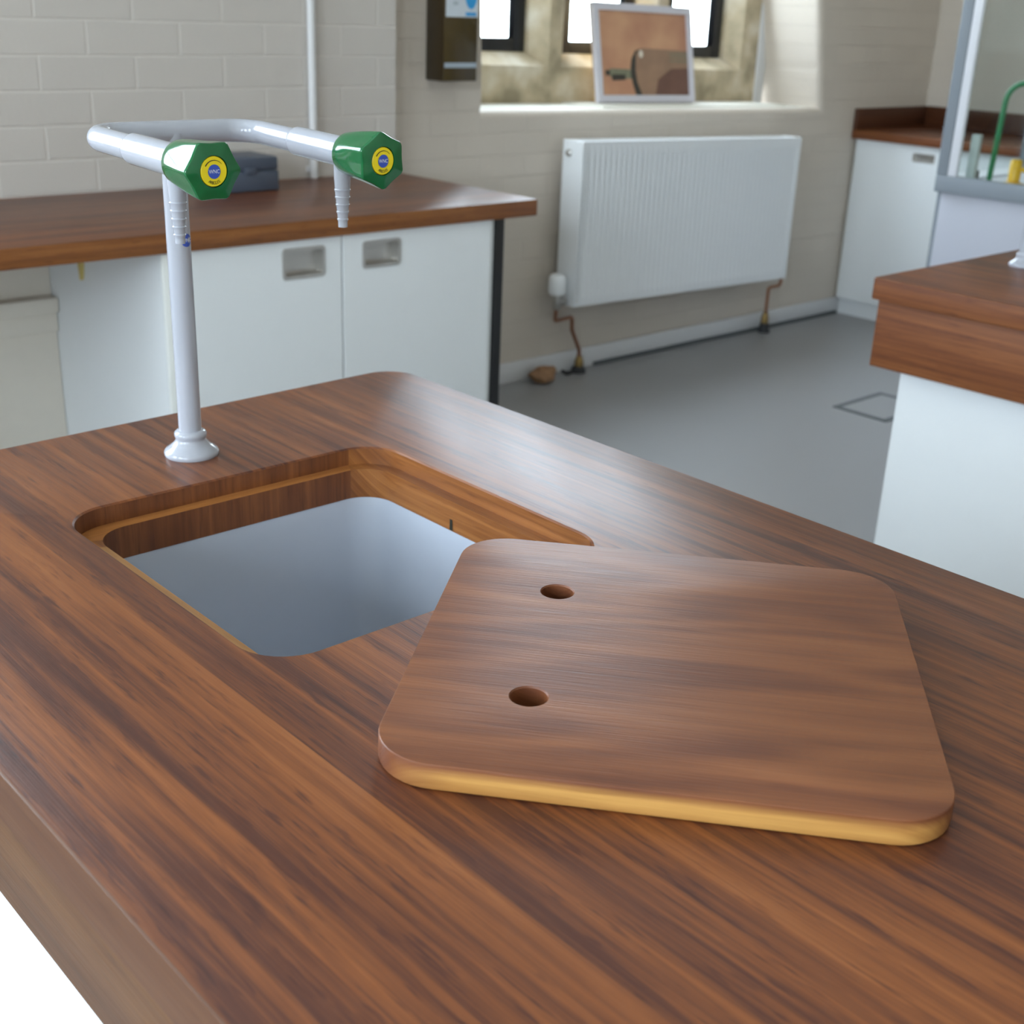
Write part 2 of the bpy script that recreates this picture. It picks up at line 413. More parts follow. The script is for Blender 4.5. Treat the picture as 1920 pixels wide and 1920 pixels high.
def prism(bm, pts, z0, z1, ch=0.0, fn=None, holes=(), mi=0, mis=None, lower_ch=None):
    """slab from an outline, chamfered / rounded arrises, with through holes"""
    mis = mi if mis is None else mis
    lc = ch if lower_ch is None else lower_ch
    rings = []
    if lc > 0:
        for k in range(3):
            a = 0.5 * PI * k / 3
            rings.append((lc * (1 - math.sin(a)), z0 + lc * (1 - math.cos(a))))
    rings.append((0, z0 + lc))
    rings.append((0, z1 - ch))
    if ch > 0:
        for k in range(1, 4):
            a = 0.5 * PI * k / 3
            rings.append((ch * (1 - math.cos(a)), z1 - ch + ch * math.sin(a)))
    L_ = [loop(bm, offset_poly(pts, d) if d > 0 else pts, z, fn) for d, z in rings]
    for a, b in zip(L_, L_[1:]): bridge(bm, a, b, mis)
    H0, H1 = [], []
    for h in holes:
        a = loop(bm, h, z0, fn); b = loop(bm, h, z1 - 0.0015, fn)
        cx = sum(p[0] for p in h) / len(h); cy = sum(p[1] for p in h) / len(h)
        big = [(cx + (p[0] - cx) * 1.06, cy + (p[1] - cy) * 1.06) for p in h]
        c = loop(bm, big, z1, fn)
        bridge(bm, a, b, mis); bridge(bm, b, c, mi)
        H0.append(a); H1.append(c)
    fill(bm, [L_[-1]] + H1, mi); fill(bm, [L_[0]] + H0, mis)

def lathe(bm, prof, seg=40, mat=None, mi=0, cap=True):
    mat = mat or Matrix.Identity(4)
    rings = []
    for r, z in prof:
        if r < 1e-6: rings.append([bm.verts.new(mat @ Vector((0, 0, z)))])
        else: rings.append([bm.verts.new(mat @ Vector((r * math.cos(2 * PI * k / seg), r * math.sin(2 * PI * k / seg), z))) for k in range(seg)])
    for A, B in zip(rings, rings[1:]):
        if len(A) == 1 and len(B) == 1: continue
        for k in range(seg):
            j = (k + 1) % seg
            if len(A) == 1: f = bm.faces.new((A[0], B[j], B[k]))
            elif len(B) == 1: f = bm.faces.new((A[k], A[j], B[0]))
            else: f = bm.faces.new((A[k], A[j], B[j], B[k]))
            f.material_index = mi
    if cap:
        if len(rings[0]) > 1: bm.faces.new(list(reversed(rings[0]))).material_index = mi
        if len(rings[-1]) > 1: bm.faces.new(rings[-1]).material_index = mi

def round_path(pts, r, n=8):
    pts = [Vector(p) for p in pts]; out = [pts[0]]
    for a, p, b in zip(pts, pts[1:], pts[2:]):
        d1, d2 = (a - p).normalized(), (b - p).normalized()
        ang = d1.angle(d2)
        if ang > PI - 0.02: out.append(p); continue
        t = min(r / math.tan(ang / 2), (a - p).length * 0.49, (b - p).length * 0.49)
        rr = t * math.tan(ang / 2)
        cen = p + (d1 + d2).normalized() * (rr / math.sin(ang / 2))
        s, e = p + d1 * t - cen, p + d2 * t - cen
        tot = s.angle(e); ax = s.cross(e).normalized()
        for k in range(n + 1):
            out.append(cen + Matrix.Rotation(tot * k / n, 3, ax) @ s)
    out.append(pts[-1]); return out

def tube(bm, pts, r, seg=20, mi=0, closed=False):
    pts = [Vector(p) for p in pts]
    rings = []; up = None
    for i, p in enumerate(pts):
        t = (pts[min(i + 1, len(pts) - 1)] - pts[max(i - 1, 0)]).normalized()
        if up is None:
            up = Vector((0, 0, 1)) if abs(t.z) < 0.9 else Vector((1, 0, 0))
        up = (up - t * up.dot(t)).normalized(); sd = t.cross(up)
        rr = r[i] if isinstance(r, (list, tuple)) else r
        rings.append([bm.verts.new(p + (up * math.cos(2 * PI * k / seg) + sd * math.sin(2 * PI * k / seg)) * rr) for k in range(seg)])
    for A, B in zip(rings, rings[1:]): bridge(bm, A, B, mi)
    bm.faces.new(list(reversed(rings[0]))).material_index = mi; bm.faces.new(rings[-1]).material_index = mi

def text_polys(s, size):
    cu = bpy.data.curves.new('lettering', 'FONT'); cu.body = s; cu.size = size; cu.align_x = 'CENTER'; cu.align_y = 'CENTER'; cu.resolution_u = 3
    o = bpy.data.objects.new('lettering', cu); C.objects.link(o)
    bpy.context.view_layer.update()
    me = bpy.data.meshes.new_from_object(o.evaluated_get(bpy.context.evaluated_depsgraph_get()))
    vv = [v.co.copy() for v in me.vertices]; ff = [tuple(p.vertices) for p in me.polygons]
    bpy.data.objects.remove(o); bpy.data.curves.remove(cu); bpy.data.meshes.remove(me)
    return vv, ff

def add_polys(bm, vv, ff, fn, mi):
    nv = [bm.verts.new(fn(v)) for v in vv]
    for f in ff:
        try: bm.faces.new([nv[i] for i in f]).material_index = mi
        except ValueError: pass

def copy_tree(o, parent=None):
    c = o.copy(); C.objects.link(c)
    if parent is not None: c.parent = parent
    for ch in list(o.children): copy_tree(ch, c)
    return c

# ------------------------------------------------------------------ the room
FZ = -0.884; CZ = 3.1
XL, XR, YF, YB, YP = -4.3, 5.08, -4.6, 2.1137, 2.03
bm = bmesh.new(); box(bm, XL - .3, XR + .3, YF - .3, YB + .6, FZ - 0.1, FZ)
tag(obj('floor', bm, M['floor'], smooth=False), kind='structure')
bm = bmesh.new(); box(bm, XL - .3, XR + .3, YF - .3, YB + .6, CZ, CZ + 0.1)
tag(obj('ceiling', bm, M['ceiling'], smooth=False), kind='structure')
# blockwork pier wall on the left of the window bay
bm = bmesh.new(); qx0, qx1, qz0, qz1 = -2.7, -1.0, 0.2, 2.3
box(bm, XL, qx0, YP, YB + 0.4, FZ, CZ); box(bm, qx1, 1.5254, YP, YB + 0.4, FZ, CZ)
box(bm, qx0, qx1, YP, YB + 0.4, FZ, qz0); box(bm, qx0, qx1, YP, YB + 0.4, qz1, CZ)
tag(obj('wall_back_left', bm, M['brick_pier'], smooth=False, origin=(0, 0, -BZ)), kind='structure')
# window wall with its deep niche
NB = [(1.985, 0.185), (4.132, 0.150), (3.64, 2.5), (1.90, 2.5)]      # niche outline in x, z
bm = bmesh.new()
outer = [(1.5254, FZ), (XR, FZ), (XR, CZ), (1.5254, CZ)]
y0, y1 = YB, YB + 0.40
def wfn(x, z, y): return (x, y, z)
of = loop(bm, outer, y0, wfn); nf = loop(bm, NB, y0, wfn)
ob_ = loop(bm, outer, y1, wfn); nb_ = loop(bm, NB, y1, wfn)
bridge(bm, of, nf); bridge(bm, ob_, nb_); bridge(bm, of, ob_)
for i in range(4):
    f = bm.faces.new((nf[i], nf[(i + 1) % 4], nb_[(i + 1) % 4], nb_[i])); f.material_index = 1 if i in (0, 2, 3) else 0
# rounded arris of the right reveal and the sill
es = [bm.edges.get((nf[1], nf[2])), bm.edges.get((nf[0], nf[1]))]
bmesh.ops.bevel(bm, geom=[e for e in es if e], offset=0.035, segments=4, affect='EDGES', profile=0.5)
tag(obj('wall_back', bm, [M['brick_back'], M['plaster']], origin=(0, 0, -BZ), ang=40), kind='structure')
bm = bmesh.new(); box(bm, XR, XR + 0.2, YF, YB + 0.4, FZ, CZ)
tag(obj('wall_right', bm, M['brick_side'], smooth=False, origin=(0, 0, -BZ)), kind='structure')
bm = bmesh.new(); box(bm, XL, XR, YF - 0.2, YF, FZ, CZ)
tag(obj('wall_front', bm, M['cream'], smooth=False), kind='structure')
# left wall with three tall windows (daylight side of the room)
bm = bmesh.new()
ys = [(-3.85, -2.55), (-1.85, -0.55), (0.15, 1.45)]; zb, zt = 0.2, 2.1
box(bm, XL - 0.2, XL, YF, YB + 0.4, FZ, zb); box(bm, XL - 0.2, XL, YF, YB + 0.4, zt, CZ)
e = YF
for a, b in ys:
    box(bm, XL - 0.2, XL, e, a, zb, zt); e = b
box(bm, XL - 0.2, XL, e, YB + 0.4, zb, zt)
tag(obj('wall_left', bm, M['cream'], smooth=False), kind='structure')
for k, (a, b) in enumerate(ys):
    bm = bmesh.new(); t = 0.05; x0, x1 = XL - 0.12, XL - 0.06
    mid = (a + b) / 2; mz = 1.3
    box(bm, x0, x1, a, a + t, zb, zt); box(bm, x0, x1, b - t, b, zb, zt); box(bm, x0, x1, a + t, b - t, zb, zb + t); box(bm, x0, x1, a + t, b - t, zt - t, zt)
    box(bm, x0, x1, mid - .025, mid + .025, zb + t, zt - t); box(bm, x0, x1, a + t, mid - .025, mz - .02, mz + .02); box(bm, x0, x1, mid + .025, b - t, mz - .02, mz + .02)
    w = tag(obj('window_%d' % (k + 4), bm, M['skirting'], smooth=False, origin=(XL - .09, mid, zb)), kind='structure')
    obj('window_pane', mb((XL - 0.092, XL - 0.088, a + t, b - t, zb + t, zt - t)), M['glass'], w, smooth=False)

bm = bmesh.new(); t = 0.06; qy0, qy1 = YB + 0.3, YB + 0.36
for a in (qx0, (qx0 + qx1) / 2 - t / 2, qx1 - t): box(bm, a, a + t, qy0, qy1, qz0, qz1)
for z in (qz0, 1.2, qz1 - t):
    box(bm, qx0 + t, (qx0 + qx1) / 2 - t / 2, qy0, qy1, z, z + t); box(bm, (qx0 + qx1) / 2 + t / 2, qx1 - t, qy0, qy1, z, z + t)
w = tag(obj('window_7', bm, M['black'], smooth=False, origin=((qx0 + qx1) / 2, qy0, qz0)), kind='structure')
obj('window_pane', mb((qx0 + t, qx1 - t, qy0 + 0.028, qy0 + 0.032, qz0 + t, qz1 - t)), M['glass'], w, smooth=False)
# skirting boards
def skirting(name, x0, x1, y, d=0.016, h=0.085):
    bm = bmesh.new(); box(bm, x0, x1, y - d, y, FZ, FZ + h, bev=0.004)
    return tag(obj(name, bm, M['skirting']), kind='structure')
skirting('baseboard_back', 1.5254, 4.50, YB)
bm = bmesh.new(); box(bm, 2.65, 4.46, YB - 0.026, YB - 0.016, FZ, FZ + 0.016)
tag(obj('trim_1', bm, M['drain'], smooth=False), kind='structure')
# boxed ledge low on the back wall under the left worktop
bm = bmesh.new()
box(bm, -3.0, 0.2645, YP - 0.055, YP, -0.327, -0.281, bev=0.006); box(bm, -3.0, 0.2645, YP - 0.040, YP, -0.386, -0.3275, bev=0.006); box(bm, -3.0, 0.2645, YP - 0.022, YP, FZ, -0.3865, bev=0.002); box(bm, -3.0, 0.2645, YP - 0.006, YP, -0.2805, -0.0505)
tag(obj('trim_2', bm, M['cream']), kind='structure')

# ---- stone mullioned window at the back of the niche
YS, YG = 2.45, 2.5137
def slope(x): return -0.0163 * (x - 2.0)
bm = bmesh.new()
# apron stone under the lights, with a weathered sloping top
def stone_bar(bm, x0, x1, z0, z1):
    vs_ = []
    for x in (x0, x1):
        s = slope(x)
        vs_.append([bm.verts.new((x, y, z + s)) for y, z in ((YS, z0), (YS, z1), (YG + 0.01, z1 + 0.05), (YG + 0.10, z1 + 0.05), (YG + 0.10, z0))])
    A, B = vs_
    for i in range(5): bm.faces.new((A[i], A[(i + 1) % 5], B[(i + 1) % 5], B[i]))
    bm.faces.new(A); bm.faces.new(B)
stone_bar(bm, 1.93, 4.037, 0.12, 0.332)
box(bm, 1.88, 4.037, YS, YG + 0.1, 2.38, 2.6)
def mullion(bm, xf0, xf1, xg0, xg1):
    # front face xf0..xf1 at YS, chamfered back to xg0..xg1 at the glass
    pts = [(xf0, YS + 0.0015), (xf1, YS + 0.0015), (xg1, YG), (xg1, YG + 0.1), (xg0, YG + 0.1), (xg0, YG)]
    A = [bm.verts.new((x, y, 0.24)) for x, y in pts]; B = [bm.verts.new((x, y, 2.45)) for x, y in pts]
    bridge(bm, A, B); bm.faces.new(list(reversed(A))); bm.faces.new(B)
mullion(bm, 1.93, 2.06, 1.93, 2.125)
mullion(bm, 2.640, 2.712, 2.576, 2.776)
mullion(bm, 3.296, 3.368, 3.232, 3.432)
mullion(bm, 3.915, 4.037, 3.853, 4.037)
tag(obj('trim_3', bm, M['stone'], smooth=False), kind='structure')
for k, (a, b) in enumerate(((2.125, 2.576), (2.776, 3.232), (3.432, 3.853))):
    s = slope((a + b) / 2)
    z0, z1 = 0.378 + s, 2.38
    bm = bmesh.new(); t = 0.062; q0, q1 = YG + 0.02, YG + 0.06
    box(bm, a, a + t, q0, q1, z0, z1, bev=0.004); box(bm, b - t, b, q0, q1, z0, z1, bev=0.004)
    box(bm, a + t, b - t, q0, q1, z0, z0 + t * 0.9, bev=0.004); box(bm, a + t, b - t, q0, q1, z1 - t, z1, bev=0.004)
    w = tag(obj('window_%d' % (k + 1), bm, M['black'], origin=((a + b) / 2, YG + .04, z0)), kind='structure')
    obj('window_pane', mb((a + t, b - t, YG + 0.038, YG + 0.042, z0 + t * 0.9, z1 - t)), M['glass'], w, smooth=False)
bm = bmesh.new(); box(bm, 4.037, 4.10, YS - 0.01, YS + 0.06, 0.14, 2.5, bev=0.004)
tag(obj('trim_4', bm, M['skirting']), kind='structure')
bm = bmesh.new()
A = [bm.verts.new((x, y, z + slope(x))) for x in (2.72, 3.98) for y in (2.20, 2.44) for z in (0.183, 0.192)]
for ix in ((0, 1, 3, 2), (4, 6, 7, 5), (0, 4, 5, 1), (2, 3, 7, 6), (0, 2, 6, 4), (1, 5, 7, 3)): bm.faces.new([A[i] for i in ix])
tag(obj('trim_5', bm, M['plaster'], smooth=False), kind='structure')

# ------------------------------------------------------------------ near bench
W = 0.9318
def far_y(x): return 0.0166 + 0.0375 * x         # the far end is cut a touch out of square
wt = empty('worktop', 'large oiled hardwood bench top in the foreground with a square sink cut-out', 'worktop', (-0.47, -1.1, -0.05))
bm = bmesh.new()
out = rrect(-W, 0.0, -2.4, 0.0, 0.02, n=8, radii=(0.02, 0.02, 0.055, 0.02))
out = [(x, y + (far_y(x) if y > -0.2 else 0)) for x, y in out]
S0, S1, N0, N1 = -0.6866, -0.2481, -0.7064, -0.2663
HO = rrect(S0, S1, N0, N1, 0.052, n=10)
ins = 0.0175
HI = rrect(S0 + 0.027, S1 - ins, N0 + ins, N1 - ins, 0.042, n=10)
LED, LOW, TH = -0.0235, -0.063, -0.05
ch = 0.0025
rim = [loop(bm, offset_poly(out, d), z) for d, z in ((0, -0.046), (0, -ch), (ch * 0.3, -ch * 0.3), (ch, 0))]
bot = loop(bm, offset_poly(out, 0.004), TH); bot2 = loop(bm, offset_poly(out, 0.03), TH); bot3 = loop(bm, offset_poly(out, 0.03), LOW)
def side_mi(i): return 5
for a, b in zip(rim, rim[1:]): bridge(bm, a, b, side_mi)
bridge(bm, bot, rim[0], 5); bridge(bm, bot2, bot, 5); bridge(bm, bot3, bot2, 5)
h0 = loop(bm, offset_poly(HO, -0.002), 0); h1 = loop(bm, HO, -0.002); h2 = loop(bm, HO, LED)
h3 = loop(bm, HI, LED); h4 = loop(bm, HI, LOW)
nn = len(HO)
def wall_mi(i):
    p, q = HO[i], HO[(i + 1) % nn]; mx_, my_ = (p[0] + q[0]) / 2, (p[1] + q[1]) / 2
    if mx_ < S0 + 0.02 and my_ < N1 - 0.05: return 1          # left wall: pale sapwood
    if my_ > N1 - 0.03 and mx_ < S1 - 0.045: return 3         # far wall: end grain
    if my_ < N0 + 0.03: return 3
    return 2
def rim_mi(i):
    p, q = HO[i], HO[(i + 1) % nn]; mx_, my_ = (p[0] + q[0]) / 2, (p[1] + q[1]) / 2
    return 1 if (mx_ < S0 + 0.012 and my_ < N1 - 0.05) else 0
fill(bm, [rim[-1], h0], 0)
bridge(bm, h0, h1, rim_mi); bridge(bm, h1, h2, wall_mi); bridge(bm, h2, h3, lambda i: 1 if wall_mi(i) == 1 else 6 if wall_mi(i) == 3 else 4)
bridge(bm, h3, h4, lambda i: (3 if wall_mi(i) == 3 else 4 if wall_mi(i) == 2 else 1))
fill(bm, [bot3, h4], 0)
obj('slab', bm, [M['bench'], M['sap'], M['rebate'], M['endgrain'], M['rebate'], M['bench_side'], M['ledge']], wt, ang=25)
bm = bmesh.new()
ax0, ax1, ay0, ay1 = -W + 0.03, -0.03, -2.37, -0.05
box(bm, ax0, ax0 + 0.025, ay0, ay1, -0.21, LOW, bev=0.002); box(bm, ax1 - 0.025, ax1, ay0, ay1, -0.21, LOW, bev=0.002)
box(bm, ax0 + 0.025, ax1 - 0.025, ay1 - 0.025, ay1, -0.21, LOW); box(bm, ax0 + 0.025, ax1 - 0.025, ay0, ay0 + 0.025, -0.21, LOW)
obj('apron', bm, M['bench_apron'], wt)
# dark pencil-like scratch on the wall of the cut-out
bm = bmesh.new()
xx = S1 - ins - 0.0006
A = [bm.verts.new(p) for p in ((xx, -0.4475, -0.0475), (xx, -0.4525, -0.0475), (xx, -0.4535, -0.062), (xx, -0.4475, -0.062))]
bm.faces.new(A)
tag(obj('scratch', bm, M['ink'], wt, smooth=False), label='short dark scratch')

cb = empty('base_cabinet', 'white cabinet base under the foreground bench top', 'cabinet', (-0.47, -1.2, FZ))
obj('carcass', mb((-W + 0.09, -0.09, -2.3, -0.10, FZ + 0.08, -0.43), (-W + 0.09, -0.72, -2.3, -0.10, -0.43, -0.211), (-0.21, -0.09, -2.3, -0.10, -0.43, -0.211), (-0.72, -0.21, -2.3, -0.75, -0.43, -0.211), (-0.72, -0.21, -0.22, -0.10, -0.43, -0.211), bev=0.0), M['white'], cb, smooth=False)
obj('plinth', mb((-W + 0.13, -0.13, -2.26, -0.14, FZ, FZ + 0.08)), M['whitedge'], cb, smooth=False)

# sink bowl
sk = empty('sink', 'deep grey plastic sink bowl set below the square cut-out in the bench', 'sink', (-0.467, -0.486, -0.38))
bm = bmesh.new()
g = 0.001
def bl(d, z, r): return loop(bm, rrect(S0 + 0.027 - g + d, S1 - ins + g - d, N0 + ins - g + d, N1 - ins + g - d, r, n=10), z)
R_ = [bl(-0.024, -0.0632, 0.055), bl(0.0, -0.0632, 0.043), bl(0.002, -0.075, 0.043), bl(0.010, -0.30, 0.043), bl(0.014, -0.322, 0.045), bl(0.026, -0.338, 0.05), bl(0.05, -0.346, 0.05), bl(0.15, -0.352, 0.03)]
for a, b in zip(R_, R_[1:]): bridge(bm, a, b)
dr = loop(bm, [(-0.467 + 0.03 * math.cos(2 * PI * k / 24), -0.486 + 0.03 * math.sin(2 * PI * k / 24)) for k in range(24)], -0.355)
fill(bm, [R_[-1], dr])
o_ = [bl(-0.024, -0.067, 0.055), bl(-0.004, -0.067, 0.045), bl(0.006, -0.30, 0.045), bl(0.02, -0.36, 0.045)]
bridge(bm, R_[0], o_[0])
for a, b in zip(o_, o_[1:]): bridge(bm, a, b)
bm.faces.new(o_[-1])
obj('bowl', bm, M['bowl'], sk, ang=40)
bm = bmesh.new()
lathe(bm, [(0.0, -0.357), (0.026, -0.357), (0.03, -0.355), (0.033, -0.354), (0.033, -0.356), (0.0, -0.359)], 28, Matrix.Translation((-0.467, -0.486, 0)), cap=False)
obj('drain_grate', bm, M['steel'], sk)

# ------------------------------------------------------------------ loose lid resting over the corner of the opening
th = math.radians(-50.8)
ld = bpy.data.objects.new('sink_cover_board', None)
LS = 0.438
u = Vector((math.cos(th), math.sin(th))); v = Vector((-math.sin(th), math.cos(th)))
lc = Vector((-0.4187, -0.9354))
def to_uv(x, y):
    d = Vector((x, y)) - lc
    return (d.dot(u), d.dot(v))
bm = bmesh.new()
lo = rrect(-LS / 2, LS / 2, -LS / 2, LS / 2, 0.05, n=10)
holes = []
for hx, hy in ((-0.4118, -0.7872), (-0.569, -0.9163)):
    a, b = to_uv(hx, hy)
    holes.append([(a + 0.0158 * math.cos(2 * PI * k / 40), b + 0.0158 * math.sin(2 * PI * k / 40)) for k in range(40)])
prism(bm, lo, 0.0, 0.0235, ch=0.0016, holes=holes, lower_ch=0.0035)
lid = obj('sink_cover_board', bm, M['lid'], local=True, ang=25)
lid.location = (lc.x, lc.y, BZ + 0.0004); lid.rotation_euler = (0, 0, th)
bpy.data.objects.remove(ld)
lid.name = 'sink_cover_board'
tag(lid, 'square wooden sink lid with two finger holes lying askew on the bench', 'lid')

# ------------------------------------------------------------------ laboratory tap
def make_tap():
    S, A, Z = 0.1029, 0.2707, 0.398
    t = empty('laboratory_tap', 'grey two-outlet laboratory tap with green handwheels standing behind the sink cut-out', 'tap', (-0.4657, -0.1662, 0.0), rotz=0.0102, group='grey laboratory taps on the benches')
    bm = bmesh.new()
    lathe(bm, [(0.0, 0.0), (0.0335, 0.0), (0.0343, 0.002), (0.0343, 0.005), (0.0325, 0.008), (0.026, 0.0125), (0.0205, 0.018), (0.0190, 0.021), (0.0190, 0.023), (0.0200, 0.025), (0.0205, 0.0275), (0.0200, 0.030), (0.0175, 0.0325), (0.0150, 0.0335), (0.0, 0.0335)], 56)
    obj('base_flange', bm, M['tapgrey'], t, local=True, ang=50)
    bm = bmesh.new(); tube(bm, [(0, 0, 0.030), (0, 0, 0.2), (0, 0, Z)], 0.0143, 40)
    col = obj('column', bm, M['tapgrey'], t, local=True, ang=40)
    # round blue emblem wrapped on the column
    bm = bmesh.new()
    phi0, zc, rad = math.radians(-76), 0.2745, 0.0078
    vv = [Vector((0, 0, 0))] + [Vector((rad * math.cos(2 * PI * k / 24), rad * math.sin(2 * PI * k / 24), 0)) for k in range(24)]
    ff = [(0, 1 + k, 1 + (k + 1) % 24) for k in range(24)]
    wrap = lambda rr: (lambda p: Vector((rr * math.cos(phi0 + p.x / 0.0143), rr * math.sin(phi0 + p.x / 0.0143), zc + p.y)))
    add_polys(bm, vv, ff, wrap(0.01455), 0)
    tv, tf = text_polys('WNC', 0.0062)
    add_polys(bm, tv, tf, wrap(0.0147), 1)
    tag(obj('emblem', bm, [M['blue'], M['letter']], col, local=True, smooth=False), label='round blue maker emblem')
    head = Matrix.Translation((0, 0, Z)) @ Matrix.Rotation(0.0316, 4, 'X')
    H = lambda x, y, z=0.0: head @ Vector((x, y, z))
    bm = bmesh.new()
    tube(bm, round_path([H(-S, -A + 0.15), H(-S, 0), H(S, 0), H(S, -A + 0.15)], 0.036, 12), 0.0136, 32)
    obj('swan_tube', bm, M['tapgrey'], t, local=True, ang=40)
    tv, tf = text_polys('WNC', 0.0078)
    letters = []
    txt = 'ARBOLES'
    for i, chh in enumerate(txt):
        letters.append((i - (len(txt) - 1) / 2, text_polys(chh, 0.0042)))
    for s, ph in ((-1, math.radians(30)), (1, math.radians(5))):
        bm = bmesh.new()
        face = head @ Matrix.Translation((s * S, -A, 0)) @ Matrix.Rotation(PI / 2, 4, 'X')    # local z looks along -y
        lathe(bm, [(0.0, -0.166), (0.0150, -0.166), (0.0163, -0.163), (0.0166, -0.160), (0.0166, -0.055), (0.0, -0.055)], 40, face)
        obj('valve_body', bm, M['tapgrey'], t, local=True, ang=40)
        # hexagonal fluted handwheel
        bm = bmesh.new(); n = 120; rings = []
        def ring(zz, base, lobe, k6):
            out_ = []
            for k in range(n):
                a = 2 * PI * k / n
                d = abs((a - PI / 2 - ph + PI / 6) % (PI / 3) - PI / 6)       # angle from the nearest lobe
                hexr = min(base / math.cos(PI / 6 - d), base * 1.118) - 0.0003 * (1 - math.cos(6 * d))
                r = (base * (1 - k6) * 1.06 + hexr * k6) * 1.035
                out_.append(bm.verts.new(face @ Vector((r * math.cos(a), r * math.sin(a), zz))))
            return out_
        prof = [(-0.064, 0.0165, 0.0, 0), (-0.064, 0.0198, 0.0, 0), (-0.062, 0.0207, 0.0, 0), (-0.052, 0.0222, 0.0, .1), (-0.042, 0.0233, 0.0, .35), (-0.030, 0.0243, 0.0, .75), (-0.018, 0.0252, 0.0, 1), (-0.004, 0.0264, 0.0, 1), (-0.0015, 0.0264, 0.0, 1), (-0.0004, 0.0259, 0.0, 1), (0.0, 0.0250, 0.0, 1)]
        rings = [ring(*p) for p in prof]
        for k, r0 in enumerate([0.0154, 0.0154]):
            rings.append([bm.verts.new(face @ Vector((r0 * math.cos(2 * PI * j / n), r0 * math.sin(2 * PI * j / n), 0.0006 if k == 0 else -0.004))) for j in range(n)])
        for a_, b_ in zip(rings, rings[1:]): bridge(bm, a_, b_)
        bm.faces.new(rings[-1])
        hw = obj('handwheel', bm, M['green'], t, local=True, ang=28)
        # yellow index disc with printed mark
        bm = bmesh.new()
        lathe(bm, [(0.0, -0.004), (0.0146, -0.004), (0.0146, -0.0004), (0.0139, 0.0004), (0.0, 0.0004)], 48, face)
        f2 = lambda h: (lambda p: face @ Vector((p.x, p.y, h)))
        vv = [Vector((0, 0, 0))] + [Vector((0.0069 * math.cos(2 * PI * k / 32), 0.0069 * math.sin(2 * PI * k / 32), 0)) for k in range(32)]
        add_polys(bm, vv, [(0, 1 + k, 1 + (k + 1) % 32) for k in range(32)], f2(0.0009), 1)
        sc = 0.0118 / max(1e-6, max(p.x for p in tv) - min(p.x for p in tv))
        add_polys(bm, [Vector((p.x * sc, p.y * sc * 1.15, 0)) for p in tv], tf, f2(0.0011), 2)
        for k, (lv, lf) in letters:
            a = -PI / 2 + k * 0.17; r0 = 0.0108
            add_polys(bm, [Vector((r0 * math.cos(a) - p.x * math.sin(a + PI) * 1 * -1, 0, 0)) if False else Vector((math.cos(a) * (r0 - p.y) - math.sin(a) * p.x, math.sin(a) * (r0 - p.y) + math.cos(a) * p.x, 0)) for p in lv], lf, f2(0.0009), 3)
        # curved arrow over the emblem
        pts = []
        for k in range(15):
            a = math.radians(150 - 110 * k / 14); wdt = 0.0011 * (1 - 0.72 * k / 14)
            pts.append((a, 0.0109, wdt))
        av, af = [], []
        for a, r0, wdt in pts:
            av += [Vector((math.cos(a) * (r0 - wdt / 2), math.sin(a) * (r0 - wdt / 2), 0)), Vector((math.cos(a) * (r0 + wdt / 2), math.sin(a) * (r0 + wdt / 2), 0))]
        af = [(2 * k, 2 * k + 1, 2 * k + 3, 2 * k + 2) for k in range(14)]
        add_polys(bm, av, af, f2(0.0009), 3)
        tag(obj('index_disc', bm, [M['yellow'], M['blue'], M['letter'], M['ink']], hw, local=True, ang=30), label='yellow disc with round blue maker mark')
        # barbed hose nozzle
        bm = bmesh.new()
        prof = [(0.0, -0.005), (0.0094, -0.005), (0.0094, -0.024), (0.0092, -0.030), (0.0086, -0.040)]
        r0 = 0.0079
        for k in range(5):
            z0 = -0.0415 - 0.0082 * k; rr = 0.0094 - 0.00072 * k
            prof += [(rr - 0.0009, z0 + 0.0012), (rr, z0), (rr - 0.0003, z0 - 0.0012), (rr - 0.0011, z0 - 0.0022), (rr - 0.0012, z0 - 0.006)]
        prof += [(0.0052, -0.0835), (0.0038, -0.0838), (0.0038, -0.080), (0.0, -0.080)]
        nm = Matrix.Translation(H(s * S, -A + 0.0755)) 
        lathe(bm, prof, 32, nm, cap=False)
        obj('nozzle', bm, M['tapgrey'], t, local=True, ang=50)
    return t
tap = make_tap()
tap2 = copy_tree(tap)
tap2.location = (1.835, -0.118, BZ)
tap2['label'] = 'grey laboratory tap on the right-hand bench, cut off by the frame'

# ------------------------------------------------------------------ recessed pulls and doors
def cup_handle(parent, u0, u1, v0, v1, fn, depth=0.03, rim=0.010, r=0.012, label=None):
    bm = bmesh.new()
    o0 = rrect(u0, u1, v0, v1, r, n=5); o1 = rrect(u0 + rim, u1 - rim, v0 + rim, v1 - rim, r * 0.6, n=5)
    a = loop(bm, o0, 0.0, fn); b = loop(bm, offset_poly(o0, 0.001), 0.0025, fn); c = loop(bm, o1, 0.0025, fn); d = loop(bm, o1, -depth, fn)
    a2 = loop(bm, o0, -0.004, fn)
    bridge(bm, a2, a); bridge(bm, a, b); bridge(bm, b, c); bridge(bm, c, d); bm.faces.new(d)
    return obj('recessed_handle', bm, M['steel'], parent, ang=35)

